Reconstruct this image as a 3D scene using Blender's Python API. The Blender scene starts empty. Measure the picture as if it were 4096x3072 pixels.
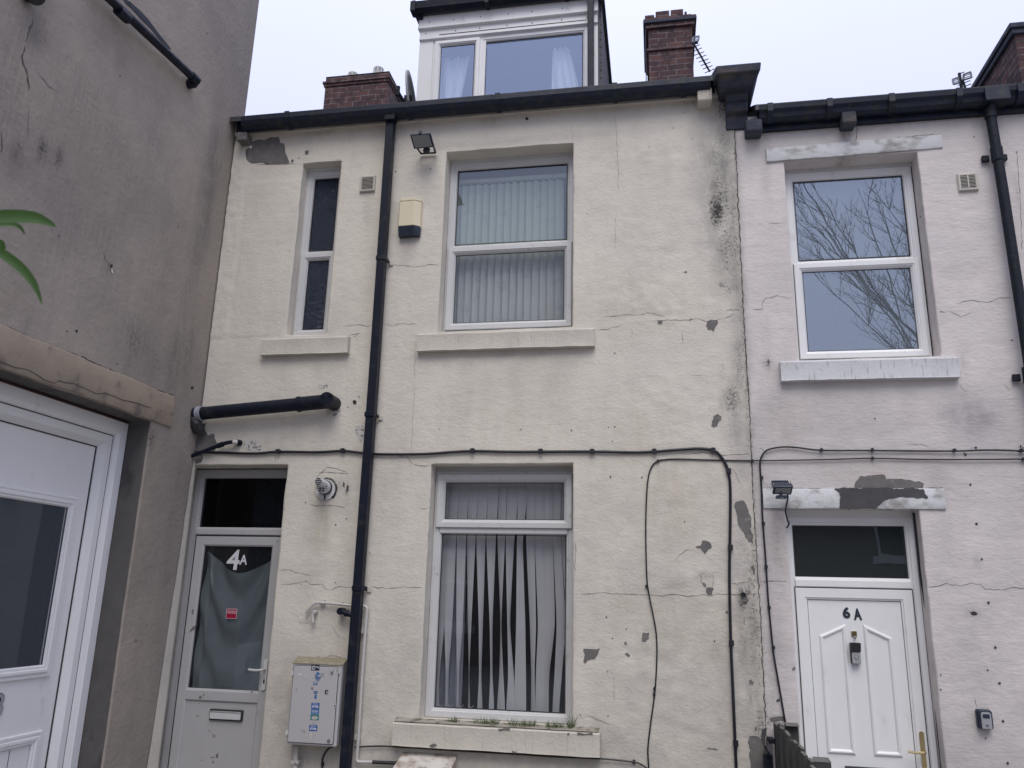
import bpy, bmesh, math, random
import numpy as np
from mathutils import Vector, Matrix
random.seed(7)
R = math.radians
S = bpy.context.scene
COL = S.collection
# ------------------------------------------------------------------ camera
F_PX, YAW, PITCH, ROLL = 3207.6, R(-10.4165), R(14.8326), R(1.4231)
CAM = Vector((0.0, -6.2, 1.9))
fwd = Vector((math.sin(YAW)*math.cos(PITCH), math.cos(YAW)*math.cos(PITCH), math.sin(PITCH)))
rt = Vector((math.cos(YAW), -math.sin(YAW), 0)); up = rt.cross(fwd)
rt, up = (math.cos(ROLL)*rt+math.sin(ROLL)*up), (-math.sin(ROLL)*rt+math.cos(ROLL)*up)
cd = bpy.data.cameras.new('camera'); cam = bpy.data.objects.new('camera', cd); COL.objects.link(cam)
cam.matrix_world = Matrix(((rt.x, up.x, -fwd.x, CAM.x), (rt.y, up.y, -fwd.y, CAM.y), (rt.z, up.z, -fwd.z, CAM.z), (0, 0, 0, 1)))
cd.sensor_width = 36; cd.lens = F_PX/4096*36; cd.clip_start = .05; cd.clip_end = 500
cd.dof.use_dof = True; cd.dof.focus_distance = 6.9; cd.dof.aperture_fstop = 6.5
S.camera = cam
# ------------------------------------------------------------------ world, sun, exposure
w = bpy.data.worlds.new('World'); S.world = w; w.use_nodes = True
wt = w.node_tree; wt.nodes.clear()
def wn(t, **k):
    n = wt.nodes.new(t)
    for a, b in k.items(): setattr(n, a, b)
    return n
SUN_EL, SUN_ROT = R(56), R(170)
sky = wn('ShaderNodeTexSky', sky_type='NISHITA'); sky.sun_disc = False; sky.sun_elevation = SUN_EL; sky.sun_rotation = SUN_ROT
bg1 = wn('ShaderNodeBackground'); bg1.inputs['Strength'].default_value = .02
wt.links.new(sky.outputs[0], bg1.inputs[0])
tc = wn('ShaderNodeTexCoord'); sp = wn('ShaderNodeSeparateXYZ'); wt.links.new(tc.outputs['Generated'], sp.inputs[0])
mr = wn('ShaderNodeMapRange'); mr.inputs['From Min'].default_value = .0; mr.inputs['From Max'].default_value = 1
mr.inputs['To Min'].default_value = .42; mr.inputs['To Max'].default_value = 1.58
wt.links.new(sp.outputs['Z'], mr.inputs['Value'])
nz = wn('ShaderNodeTexNoise'); nz.inputs['Scale'].default_value = 2.2; nz.inputs['Detail'].default_value = 3
wt.links.new(tc.outputs['Generated'], nz.inputs['Vector'])
mx = wn('ShaderNodeMix', data_type='RGBA')
mx.inputs[6].default_value = (.635, .66, .93, 1); mx.inputs[7].default_value = (.70, .735, .95, 1)
wt.links.new(nz.outputs[0], mx.inputs[0])
bg2 = wn('ShaderNodeBackground'); wt.links.new(mx.outputs[2], bg2.inputs[0]); wt.links.new(mr.outputs[0], bg2.inputs[1])
ad = wn('ShaderNodeAddShader'); wo = wn('ShaderNodeOutputWorld')
wt.links.new(bg1.outputs[0], ad.inputs[0]); wt.links.new(bg2.outputs[0], ad.inputs[1]); wt.links.new(ad.outputs[0], wo.inputs[0])
sl = bpy.data.lights.new('sun', 'SUN'); sl.energy = 1.5; sl.angle = R(38); sl.color = (1, .94, .82)
so = bpy.data.objects.new('sun', sl); COL.objects.link(so)
sd = Vector((math.sin(SUN_ROT)*math.cos(SUN_EL), math.cos(SUN_ROT)*math.cos(SUN_EL), math.sin(SUN_EL)))
so.rotation_euler = sd.to_track_quat('Z', 'Y').to_euler()
S.view_settings.view_transform = 'Standard'; S.view_settings.look = 'None'
S.view_settings.exposure = 0.18; S.view_settings.gamma = 1
S.cycles.max_bounces = 8; S.cycles.transparent_max_bounces = 12

# ------------------------------------------------------------------ pixel of the photograph -> point on a real plane
def ray(x, y): return rt*(x-2048)/F_PX - up*(y-1536)/F_PX + fwd
def PY(x, y, Y=0.0):
    d = ray(x, y); return CAM + d*((Y-CAM.y)/d.y)
def PX(x, y, X):
    d = ray(x, y); return CAM + d*((X-CAM.x)/d.x)

# ------------------------------------------------------------------ noise
_rng = np.random.RandomState(3); _T = _rng.rand(256, 256)
def vn(x, y):
    x = np.asarray(x, float); y = np.asarray(y, float)
    xi = np.floor(x).astype(int); yi = np.floor(y).astype(int); fx = x-xi; fy = y-yi
    fx = fx*fx*(3-2*fx); fy = fy*fy*(3-2*fy)
    a = _T[xi & 255, yi & 255]; b = _T[(xi+1) & 255, yi & 255]; c = _T[xi & 255, (yi+1) & 255]; d = _T[(xi+1) & 255, (yi+1) & 255]
    return (a*(1-fx)+b*fx)*(1-fy)+(c*(1-fx)+d*fx)*fy - .5
def fbm(x, y, o=3):
    s = 0; a = 1
    for k in range(o): s = s+a*vn(x*2**k+17.3*k, y*2**k+9.1*k); a *= .5
    return s

# ------------------------------------------------------------------ materials
MATS = {}
class NT:
    def __init__(s, name):
        s.m = bpy.data.materials.new(name); s.m.use_nodes = True; s.t = s.m.node_tree; s.t.nodes.clear()
        s.out = s.n('ShaderNodeOutputMaterial'); s.pos = s.n('ShaderNodeNewGeometry').outputs['Position']
    def n(s, t, **k):
        n = s.t.nodes.new(t)
        for a, b in k.items(): setattr(n, a, b)
        return n
    def L(s, a, b): s.t.links.new(a, b)
    def setin(s, i, v):
        if hasattr(v, 'is_linked') or isinstance(v, bpy.types.NodeSocket): s.L(v, i)
        else:
            if isinstance(v, (tuple, list)) and len(v) == 3 and i.type == 'RGBA': v = (*v, 1)
            i.default_value = v
    def noise(s, scale, detail=3, rough=.55, vec=None, sc3=None, off=0.0):
        n = s.n('ShaderNodeTexNoise'); n.inputs['Scale'].default_value = scale; n.inputs['Detail'].default_value = detail; n.inputs['Roughness'].default_value = rough
        v = vec or s.pos
        mp = s.n('ShaderNodeMapping'); mp.inputs['Scale'].default_value = sc3 or (1, 1, 1); mp.inputs['Location'].default_value = (off, off*1.7, off*.6); s.L(v, mp.inputs[0])
        s.L(mp.outputs[0], n.inputs['Vector']); return n.outputs[0]
    def ramp(s, v, a, b, lo=0.0, hi=1.0):
        n = s.n('ShaderNodeMapRange', interpolation_type='SMOOTHSTEP'); s.L(v, n.inputs['Value'])
        for k, x in (('From Min', a), ('From Max', b), ('To Min', lo), ('To Max', hi)): n.inputs[k].default_value = x
        return n.outputs[0]
    def math(s, op, a, b=0.0, clamp=False):
        n = s.n('ShaderNodeMath', operation=op, use_clamp=clamp); s.setin(n.inputs[0], a); s.setin(n.inputs[1], b); return n.outputs[0]
    def mix(s, f, a, b, bt='MIX'):
        n = s.n('ShaderNodeMix', data_type='RGBA', blend_type=bt); s.setin(n.inputs[0], f); s.setin(n.inputs[6], a); s.setin(n.inputs[7], b); return n.outputs[2]
    def bump(s, h, strength, dist, nrm=None):
        n = s.n('ShaderNodeBump'); n.inputs['Strength'].default_value = strength; n.inputs['Distance'].default_value = dist; s.L(h, n.inputs['Height'])
        if nrm: s.L(nrm, n.inputs['Normal'])
        return n.outputs[0]
    def pbr(s, col, rough, metal=0.0, nrm=None, spec=.5, trans=0):
        p = s.n('ShaderNodeBsdfPrincipled'); s.setin(p.inputs['Base Color'], col); s.setin(p.inputs['Roughness'], rough); p.inputs['Metallic'].default_value = metal
        p.inputs['Specular IOR Level'].default_value = spec
        if nrm: s.L(nrm, p.inputs['Normal'])
        s.L(p.outputs[0], s.out.inputs[0]); MATS[s.m.name] = s.m; return p

def plain(name, col, rough=.5, metal=0, var=.15, vs=6, dirt=None, dth=(.55, .75), ds=9, dsc=(1, 1, 1), bump=0, bs=60, spec=.5, dstr=1.0):
    t = NT(name); c = t.mix(t.noise(vs, 4), tuple(x*(1-var) for x in col), tuple(min(1, x*(1+var)) for x in col))
    if dirt: c = t.mix(t.ramp(t.noise(ds, 5, .6, sc3=dsc, off=3), dth[0], dth[1], 0, dstr), c, dirt)
    nrm = t.bump(t.noise(bs, 3), bump, .004) if bump else None
    t.pbr(c, t.ramp(t.noise(vs*2.3, 3), .2, .8, rough*.85, min(1, rough*1.15)), metal, nrm, spec); return t.m

def wallmat(name, base, tint, mould, warm, grey, fine=(70, 70, 95), fstr=.5, brush=None, streak=(1.8, 1.8, .7)):
    t = NT(name)
    at = t.n('ShaderNodeAttribute', attribute_name='paint'); sx = t.n('ShaderNodeSeparateColor'); t.L(at.outputs['Color'], sx.inputs[0])
    c = t.mix(t.ramp(t.noise(.9, 5, .6), .3, .72), base, tint)
    c = t.mix(t.ramp(t.noise(5, 5, .6, off=5), .42, .74, 0, .38), c, tuple(x*.78 for x in base))
    c = t.mix(t.ramp(t.noise(1.6, 5, .62, sc3=(3.2, 3.2, .7), off=15), .46, .78, 0, .24), c, tuple(x*.74 for x in tint))
    c = t.mix(t.ramp(t.noise(30, 4, .65, off=8), .64, .8, 0, .30), c, tuple(x*.6 for x in base))
    c = t.mix(t.ramp(t.noise(75, 3, .7, off=11), .66, .76, 0, .30), c, tuple(x*.5 for x in base))
    # grey damp and greying, warm stain, black mould painted where the wall carries them
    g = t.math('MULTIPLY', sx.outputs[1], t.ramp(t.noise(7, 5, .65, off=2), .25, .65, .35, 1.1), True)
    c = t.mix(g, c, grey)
    b = t.math('MULTIPLY', sx.outputs[2], t.ramp(t.noise(9, 5, .6, sc3=(2.2, 2.2, .6), off=4), .3, .65, .25, 1.0), True)
    c = t.mix(b, c, warm)
    sm = t.math('ADD', t.math('MULTIPLY', sx.outputs[0], .95), t.math('MULTIPLY', t.math('SUBTRACT', t.noise(46, 5, .75, off=6), .5), 1.9))
    sm = t.math('MULTIPLY', t.ramp(sm, .30, .95), t.ramp(sx.outputs[0], .02, .22), True)
    sm2 = t.math('MULTIPLY', sx.outputs[0], t.ramp(t.noise(8, 4, .6, sc3=streak, off=9), .3, .7, .12, .78), True)
    c = t.mix(t.math('MAXIMUM', sm, sm2), c, mould)
    h1 = t.noise(1, 4, .6, sc3=fine, off=1)
    nrm = t.bump(h1, fstr, .005)
    h2 = t.noise(14, 4, .6, sc3=(1, 1, 1.4), off=7); nrm = t.bump(h2, .45, .012, nrm)
    if brush:
        nrm = t.bump(t.noise(1, 4, .6, sc3=brush, off=12), .35, .006, nrm)
    t.pbr(c, .88, 0, nrm, .25); return t.m

M_A = wallmat('cream_render', (.76, .715, .62), (.655, .615, .54), (.055, .052, .047), (.50, .44, .30), (.30, .29, .275), fine=(55, 55, 80), fstr=.55)
M_B = wallmat('pinkish_render', (.71, .66, .625), (.605, .57, .545), (.06, .058, .055), (.42, .37, .30), (.27, .26, .265), fine=(26, 26, 60), fstr=.45, brush=(7, 7, 44))
M_L = wallmat('grey_render', (.37, .325, .278), (.275, .246, .216), (.06, .056, .056), (.27, .22, .15), (.135, .128, .13), fine=(45, 45, 30), fstr=.7, brush=(34, 34, 7), streak=(5.5, 5.5, .5))
M_OPP = plain('dark_brick_far', (.13, .09, .07), .9, var=.35, vs=3, bump=.4, bs=12)
M_BARE = plain('bare_cement', (.165, .158, .15), .92, var=.35, vs=9, dirt=(.26, .25, .235), dth=(.55, .75), ds=22, bump=.6, bs=120, spec=.2)
M_BARED = plain('dark_cement', (.085, .083, .086), .92, var=.3, vs=9, bump=.6, bs=90, spec=.2)
M_CRACK_SHADE = plain('crack_and_lip_shade', (.11, .10, .092), .95, var=.3, vs=30, spec=.1)  # real cracks, and the painted shadow line along bare patches
M_RIM = plain('paint_edge', (.74, .71, .66), .8)
M_FLAKE = plain('flaked_paint', (.62, .6, .57), .8, var=.15, vs=60, dirt=(.1, .09, .08), dth=(.5, .6), ds=40, bump=1, bs=50)
M_HOLE = plain('hole_dark', (.055, .05, .048), .95, spec=.1)
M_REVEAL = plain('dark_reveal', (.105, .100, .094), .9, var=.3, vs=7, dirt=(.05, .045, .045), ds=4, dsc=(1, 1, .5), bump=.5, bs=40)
M_SILL = plain('painted_sill', (.56, .525, .455), .8, var=.15, vs=7, dirt=(.20, .18, .14), dth=(.54, .82), ds=1, dsc=(60, 60, 4.0), bump=.9, bs=45, dstr=.45)
M_SILLB = plain('white_painted_sill', (.58, .585, .59), .75, var=.1, vs=5, dirt=(.10, .09, .075), dth=(.54, .74), ds=1, dsc=(60, 60, 7.0), bump=.7, bs=30, dstr=.7)
M_MOSS = plain('mossy_stone_top', (.33, .30, .25), .95, var=.3, vs=12, dirt=(.13, .125, .085), dth=(.45, .65), ds=16, bump=1, bs=60)
M_LINB = plain('white_painted_stone', (.60, .61, .61), .8, var=.08, vs=9, dirt=(.24, .22, .19), dth=(.46, .70), ds=7, dsc=(1, 1, 1.6), bump=1, bs=36, dstr=.8)
M_LINL = plain('bare_stone_lintel', (.29, .238, .18), .9, var=.22, vs=4, dirt=(.13, .11, .10), dth=(.5, .75), ds=5, bump=.7, bs=45)
M_STONE = plain('blackened_stone', (.045, .052, .072), .9, var=.45, vs=7, dirt=(.12, .10, .085), dth=(.52, .76), ds=4, bump=1, bs=25)
M_UPVC = plain('white_plastic', (.60, .605, .60), .38, var=.07, vs=4, dirt=(.28, .26, .23), dth=(.56, .80), ds=14, bump=0, dstr=.55)
M_UPVCN = plain('clean_white_plastic', (.80, .805, .80), .33, var=.05, vs=3, dirt=(.40, .38, .36), dth=(.58, .82), ds=7, dsc=(1, 1, .5), dstr=.45)
M_UPVCD = plain('grubby_white_plastic', (.43, .43, .43), .45, var=.08, vs=5, dirt=(.17, .15, .13), dth=(.66, .76), ds=16, dstr=.8)
M_GASK = plain('gasket', (.03, .03, .033), .6)
M_BLACK = plain('black_gutter_plastic', (.006, .009, .020), .5, var=.3, vs=8, dirt=(.028, .03, .034), dth=(.52, .75), ds=11, spec=.28, bump=.3, bs=25)  # blue cast of sky glare is put into the black base colour
M_BLACKG = plain('black_gutter_mossy', (.008, .013, .030), .55, var=.4, vs=6, dirt=(.024, .032, .024), dth=(.48, .7), ds=13, dsc=(1, 1, 2), spec=.4)  # base tinted blue to carry sky haze over the black
M_IRON = plain('painted_iron', (.009, .013, .022), .6, spec=.25, var=.4, vs=12, dirt=(.03, .034, .032), dth=(.55, .75), ds=22, bump=.6, bs=60)
M_CABLE = plain('black_cable', (.012, .013, .02), .5)
M_WPIPE = plain('white_pipe', (.55, .53, .50), .6, var=.1, vs=20, dirt=(.1, .09, .08), dth=(.66, .74), ds=30)
M_GREYP = plain('grey_pvc', (.30, .32, .36), .5)
M_CREAMP = plain('cream_plastic', (.72, .65, .46), .5, var=.05, vs=5)
M_VENT = plain('beige_vent', (.56, .53, .47), .55, var=.08)
M_METER = plain('meter_box_grp', (.47, .46, .46), .5, var=.07, vs=3, dirt=(.2, .17, .13), dth=(.64, .82), ds=7, dstr=.7)
M_METERT = plain('lichened_box_top', (.27, .24, .17), .9, var=.4, vs=18, dirt=(.55, .52, .44), dth=(.6, .7), ds=30, bump=1, bs=60)
M_RUST = plain('grimy_lid', (.60, .575, .53), .75, var=.15, vs=7, dirt=(.30, .235, .18), dth=(.42, .66), ds=9, bump=.5, bs=80)
M_CHROME = plain('steel', (.55, .55, .56), .3, 1)
M_BRASS = plain('brass', (.62, .50, .26), .22, 1)
M_SILVER = plain('silver_plastic', (.34, .35, .36), .45)
M_BLIND = plain('blind_fabric', (.57, .61, .55), .85, var=.06, vs=5, dirt=(.42, .44, .42), dth=(.5, .8), ds=9, bump=.4, bs=400)
M_BLINDL = plain('white_blind_fabric', (.57, .58, .575), .85, var=.14, vs=4, dirt=(.55, .55, .57), dth=(.5, .85), ds=7)
M_CURT = plain('white_curtain', (.88, .93, .95), .9, var=.05)
M_TEAL = plain('teal_blanket', (.15, .19, .195), .95, var=.2, vs=9, bump=1, bs=220)
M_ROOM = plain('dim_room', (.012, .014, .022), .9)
M_ROOMB = plain('pale_room', (.16, .17, .20), .9)
M_WOOD = plain('weathered_fence', (.05, .05, .049), .85, var=.3, vs=6, dirt=(.035, .036, .038), dth=(.5, .7), ds=6, dsc=(3, 3, .4), bump=.8, bs=50)
M_WOODT = plain('fence_cut_end', (.13, .125, .11), .9, var=.2, vs=20)
M_SLATE = plain('slate', (.05, .052, .06), .6, var=.3, vs=5, bump=.5, bs=9)
M_LEAD = plain('flashing', (.50, .50, .53), .6, var=.2, vs=30, bump=.5)
M_GROUND = plain('concrete_yard', (.24, .23, .215), .92, var=.25, vs=2, dirt=(.12, .115, .1), ds=3, bump=.5, bs=30)
M_BARK = plain('bark', (.13, .125, .115), .9, var=.3, vs=20)
M_STEM = plain('green_stem', (.12, .17, .12), .6)
M_GRASS = plain('grass_blade', (.075, .115, .035), .8, var=.4, vs=60)
M_NAVY = plain('navy_marks', (.02, .03, .05), .4)
M_WHITE = plain('white_vinyl', (.68, .68, .72), .5, var=.03)
M_LENS = plain('lamp_glass', (.24, .25, .24), .3)
M_REF = plain('lamp_body_top', (.26, .29, .42), .5, var=.25, vs=60)
M_BLUE = plain('blue_sticker', (.02, .10, .34), .5, var=.1)
M_BLUE2 = plain('faded_blue_sticker', (.05, .16, .38), .5, var=.2, vs=80)
M_GREEN = plain('green_sticker', (.0, .22, .22), .5, var=.2, vs=80)
M_RED = plain('red_sticker', (.38, .01, .05), .5)
M_DKRED = plain('dark_red_print', (.16, .005, .02), .5)
M_FOAM = plain('old_sealant', (.10, .045, .05), .8, var=.4, vs=20)

def leafmat():
    t = NT('green_leaf'); c = t.mix(t.noise(14, 3), (.035, .085, .018), (.075, .15, .035)); p = t.pbr(c, .45)
    tr = t.n('ShaderNodeBsdfTranslucent'); tr.inputs[0].default_value = (.07, .16, .03, 1); mxs = t.n('ShaderNodeMixShader'); mxs.inputs[0].default_value = .3
    t.L(p.outputs[0], mxs.inputs[1]); t.L(tr.outputs[0], mxs.inputs[2]); t.L(mxs.outputs[0], t.out.inputs[0]); return t.m
M_LEAF = leafmat()
def glassmat(name, refl, tint=(1, 1, 1), rough=0.0, bumpy=0, dots=False, haze=0.0, hz=(.5, .55, .6), rc=(.82, .9, 1)):
    t = NT(name)
    tr = t.n('ShaderNodeBsdfTransparent'); tr.inputs[0].default_value = (*tint, 1)
    gl = t.n('ShaderNodeBsdfGlossy'); gl.inputs['Roughness'].default_value = rough; gl.inputs[0].default_value = (*rc, 1)
    lw = t.n('ShaderNodeLayerWeight'); lw.inputs['Blend'].default_value = .35
    f = t.math('ADD', t.math('MULTIPLY', lw.outputs['Fresnel'], .35), refl, True)
    if bumpy: 
        v = t.n('ShaderNodeTexVoronoi'); v.inputs['Scale'].default_value = bumpy; v.feature = 'SMOOTH_F1'; t.L(t.pos, v.inputs['Vector'])
        t.L(t.bump(v.outputs[0], 1.0, .012), gl.inputs['Normal'])
    elif rough == 0:
        t.L(t.bump(t.noise(1.3, 2), .10, .02), gl.inputs['Normal'])
    m = t.n('ShaderNodeMixShader'); t.L(f, m.inputs[0]); t.L(tr.outputs[0], m.inputs[1]); t.L(gl.outputs[0], m.inputs[2]); o = m.outputs[0]
    if dots or haze:
        d = t.n('ShaderNodeBsdfDiffuse'); d.inputs[0].default_value = (*hz, 1)
        m2 = t.n('ShaderNodeMixShader')
        fac = t.math('ADD', t.ramp(t.noise(150, 2), .63, .7, 0, .45 if dots else 0), haze) if dots else haze
        t.setin(m2.inputs[0], fac); t.L(o, m2.inputs[1]); t.L(d.outputs[0], m2.inputs[2]); o = m2.outputs[0]
    t.L(o, t.out.inputs[0]); MATS[name] = t.m; return t.m
G_UP = glassmat('pane_reflective', .12, (.88, .93, .9), haze=.06, rc=(.84, .94, .98))
G_LOW = glassmat('pane_clear', .04, (.92, .92, .94), haze=.02)
G_DARK = glassmat('pane_dark', .0, (.5, .5, .55))
G_FANB = glassmat('pane_fan', .10, (.5, .55, .55), haze=.22, hz=(.11, .14, .14))
G_SKY = glassmat('pane_sky', .36, (.5, .56, .60), dots=True, haze=.26, hz=(.32, .38, .43), rc=(.78, .87, .96))
G_DORM = glassmat('pane_dormer', .30, (.96, .98, 1), haze=.03, rc=(.68, .80, 1))
G_OBS = glassmat('pane_obscured', .06, (.16, .18, .24), rough=.16, bumpy=110, rc=(.55, .65, .9))
G_LEFT = glassmat('pane_left_door', .035, (.3, .33, .36), haze=.14, hz=(.26, .29, .32))

def brickmat():
    t = NT('old_red_brick'); sx = t.n('ShaderNodeSeparateXYZ'); t.L(t.pos, sx.inputs[0]); cb = t.n('ShaderNodeCombineXYZ')
    wob = t.math('MULTIPLY', t.math('SUBTRACT', t.noise(6, 3), .5), .035)
    t.L(t.math('ADD', t.math('ADD', sx.outputs[0], sx.outputs[1]), wob), cb.inputs[0]); t.L(t.math('ADD', sx.outputs[2], wob), cb.inputs[1])
    b = t.n('ShaderNodeTexBrick'); t.L(cb.outputs[0], b.inputs['Vector']); b.inputs['Scale'].default_value = 1
    b.inputs['Brick Width'].default_value = .235; b.inputs['Row Height'].default_value = .088; b.inputs['Mortar Size'].default_value = .0065; b.inputs['Mortar Smooth'].default_value = .3; b.inputs['Bias'].default_value = -.1
    b.inputs['Color1'].default_value = (.135, .070, .064, 1); b.inputs['Color2'].default_value = (.075, .048, .053, 1); b.inputs['Mortar'].default_value = (.20, .19, .185, 1)
    c = t.mix(t.ramp(t.noise(9, 5, .65), .40, .68, 0, .85), b.outputs[0], (.045, .036, .042))
    c = t.mix(t.ramp(t.noise(22, 4, off=3), .68, .76, 0, .5), c, (.3, .27, .25))
    nrm = t.bump(t.math('SUBTRACT', 1.0, b.outputs[1]), .7, .012); nrm = t.bump(t.noise(60, 3), .5, .005, nrm)
    t.pbr(c, .9, 0, nrm, .2); return t.m
M_BRICK = brickmat()

# ------------------------------------------------------------------ object helpers
def tag(o, label=None, cat=None, group=None, kind=None):
    for k, v in (('label', label), ('category', cat), ('group', group), ('kind', kind)):
        if v: o[k] = v
    return o
WI = {}
def thing(name, label, cat, loc=(0, 0, 0), rz=0, group=None):
    o = bpy.data.objects.new(name, None); COL.objects.link(o); o.empty_display_size = .1
    o.location = loc; o.rotation_euler = (0, 0, rz); tag(o, label, cat, group)
    WI[o.name] = (Matrix.Translation(loc) @ Matrix.Rotation(rz, 4, 'Z')).inverted(); return o
class MB:
    def __init__(s, T=None): s.v = []; s.f = []; s.m = []; s.T = T; s.mats = []
    def mi(s, m):
        if m not in s.mats: s.mats.append(m)
        return s.mats.index(m)
    def add(s, vs, fs, m=None):
        o = len(s.v); i = s.mi(m)
        for p in vs:
            p = Vector(p); s.v.append(s.T @ p if s.T else p)
        for f in fs: s.f.append([a+o for a in f]); s.m.append(i)
    def box(s, x0, x1, y0, y1, z0, z1, m=None):
        s.add([(x0, y0, z0), (x1, y0, z0), (x1, y1, z0), (x0, y1, z0), (x0, y0, z1), (x1, y0, z1), (x1, y1, z1), (x0, y1, z1)],
              [(0, 3, 2, 1), (4, 5, 6, 7), (0, 1, 5, 4), (1, 2, 6, 5), (2, 3, 7, 6), (3, 0, 4, 7)], m)
    def hexa(s, p, m=None):   # 8 points: 4 front (ccw from camera) then 4 back
        s.add(p, [(0, 1, 2, 3), (7, 6, 5, 4), (0, 4, 5, 1), (1, 5, 6, 2), (2, 6, 7, 3), (3, 7, 4, 0)], m)
    def poly(s, pts, m=None): s.add(pts, [tuple(range(len(pts)))], m)
    def prism(s, prof, x0, x1, m=None):       # prof: (y,z) list, extruded along x
        n = len(prof)
        s.add([(x0, y, z) for y, z in prof]+[(x1, y, z) for y, z in prof],
              [tuple(range(n)), tuple(range(2*n-1, n-1, -1))]+[(i, i+n, (i+1) % n+n, (i+1) % n) for i in range(n)], m)
    def plate(s, pts, y0, y1, m=None):        # pts: (x,z) outline, thick y0..y1
        n = len(pts)
        s.add([(x, y0, z) for x, z in pts]+[(x, y1, z) for x, z in pts],
              [tuple(range(n)), tuple(range(2*n-1, n-1, -1))]+[(i, i+n, (i+1) % n+n, (i+1) % n) for i in range(n)], m)
    def ring(s, rect, prof, m=None, closed=False):   # rect x0,x1,z0,z1 ; prof list of (inset, y)
        x0, x1, z0, z1 = rect; vs = []; n = len(prof)
        for o, y in prof: vs += [(x0+o, y, z0+o), (x1-o, y, z0+o), (x1-o, y, z1-o), (x0+o, y, z1-o)]
        fs = []
        for i in range(n-1 + (1 if closed else 0)):
            j = (i+1) % n
            for k in range(4): fs.append((i*4+k, i*4+(k+1) % 4, j*4+(k+1) % 4, j*4+k))
        s.add(vs, fs, m)
    def tube(s, pts, r, seg=8, m=None, cap=True):
        pts = [Vector(p) for p in pts]; n = len(pts); rs = r if isinstance(r, (list, tuple)) else [r]*n
        vs = []; prev = None
        for i, p in enumerate(pts):
            d = (pts[min(i+1, n-1)]-pts[max(i-1, 0)]).normalized()
            if prev is None:
                a = Vector((0, 0, 1)) if abs(d.z) < .9 else Vector((1, 0, 0)); u = d.cross(a).normalized()
            else: u = (prev-d*prev.dot(d)).normalized()
            prev = u; v = d.cross(u)
            for k in range(seg):
                a = 2*math.pi*k/seg; vs.append(p+(u*math.cos(a)+v*math.sin(a))*rs[i])
        fs = [(i*seg+k, i*seg+(k+1) % seg, (i+1)*seg+(k+1) % seg, (i+1)*seg+k) for i in range(n-1) for k in range(seg)]
        if cap: fs += [tuple(range(seg-1, -1, -1)), tuple(range((n-1)*seg, n*seg))]
        s.add(vs, fs, m)
    def build(s, name, mat=None, parent=None, bevel=0, smooth=False, label=None, fix=True):
        me = bpy.data.meshes.new(name)
        root = parent
        while root is not None and root.parent is not None: root = root.parent
        W = WI.get(root.name) if root else None
        me.from_pydata([tuple(W @ p) if W else tuple(p) for p in s.v], [], s.f)
        ml = [mat if x is None else x for x in s.mats]
        if not ml: ml = [mat]
        for x in ml: me.materials.append(x)
        if len(ml) > 1: me.polygons.foreach_set('material_index', s.m)
        if fix:
            bm = bmesh.new(); bm.from_mesh(me); bmesh.ops.recalc_face_normals(bm, faces=bm.faces); bm.to_mesh(me); bm.free()
        if smooth:
            me.polygons.foreach_set('use_smooth', [True]*len(me.polygons))
            me.set_sharp_from_angle(angle=R(40))
        o = bpy.data.objects.new(name, me); COL.objects.link(o)
        if parent: o.parent = parent
        if bevel:
            b = o.modifiers.new('bevel', 'BEVEL'); b.width = bevel; b.segments = 2; b.limit_method = 'ANGLE'; b.angle_limit = R(35)
        if label: o['label'] = label
        return o
def smooth_path(pts, n=6):
    pts = [Vector(p) for p in pts]; out = []
    for i in range(len(pts)-1):
        p0 = pts[max(i-1, 0)]; p1 = pts[i]; p2 = pts[i+1]; p3 = pts[min(i+2, len(pts)-1)]
        for k in range(n):
            t = k/n; out.append(.5*((2*p1)+(p2-p0)*t+(2*p0-5*p1+4*p2-p3)*t*t+(3*p1-p0-3*p2+p3)*t**3))
    out.append(pts[-1]); return out
def arc(c, r, a0, a1, n, ax=0):
    return [(c[0]+r*math.cos(R(a0+(a1-a0)*k/n)), c[1]+r*math.sin(R(a0+(a1-a0)*k/n))) for k in range(n+1)]
def rrect(x0, x1, z0, z1, r, n=4):
    return arc((x1-r, z1-r), r, 0, 90, n)+arc((x0+r, z1-r), r, 90, 180, n)+arc((x0+r, z0+r), r, 180, 270, n)+arc((x1-r, z0+r), r, 270, 360, n)
def cyl_y(mb, c, r, y0, y1, seg=20, m=None, r2=None):
    mb.tube([(c[0], y0, c[1]), (c[0], y1, c[1])], [r, r if r2 is None else r2], seg, m)
def text_mesh(body, rect, y, mat, name, parent, T=None, thick=.002, skew=0.0, rot=0.0, bold=0.0, label=None):
    cu = bpy.data.curves.new('t', 'FONT'); cu.body = body; cu.align_x = 'CENTER'; cu.resolution_u = 3; cu.offset = bold; cu.space_line = .85
    ob = bpy.data.objects.new('t', cu); COL.objects.link(ob)
    dg = bpy.context.evaluated_depsgraph_get(); me = bpy.data.meshes.new_from_object(ob.evaluated_get(dg))
    vs = [v.co.copy() for v in me.vertices]; fs = [tuple(p.vertices) for p in me.polygons]
    bpy.data.objects.remove(ob); bpy.data.curves.remove(cu); bpy.data.meshes.remove(me)
    ax, bx = min(v.x for v in vs), max(v.x for v in vs); ay, by = min(v.y for v in vs), max(v.y for v in vs)
    x0, x1, z0, z1 = rect; cx, cz = (x0+x1)/2, (z0+z1)/2; pts = []
    for v in vs:
        u = (v.x-ax)/(bx-ax)*(x1-x0)+x0-cx; t = (v.y-ay)/(by-ay)*(z1-z0)+z0-cz; u += t*skew
        pts.append((cx+u*math.cos(rot)-t*math.sin(rot), y, cz+u*math.sin(rot)+t*math.cos(rot)))
    mb = MB(T); mb.add(pts, fs); n = len(pts)
    return mb.build(name, mat, parent, label=label, fix=False)

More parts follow.
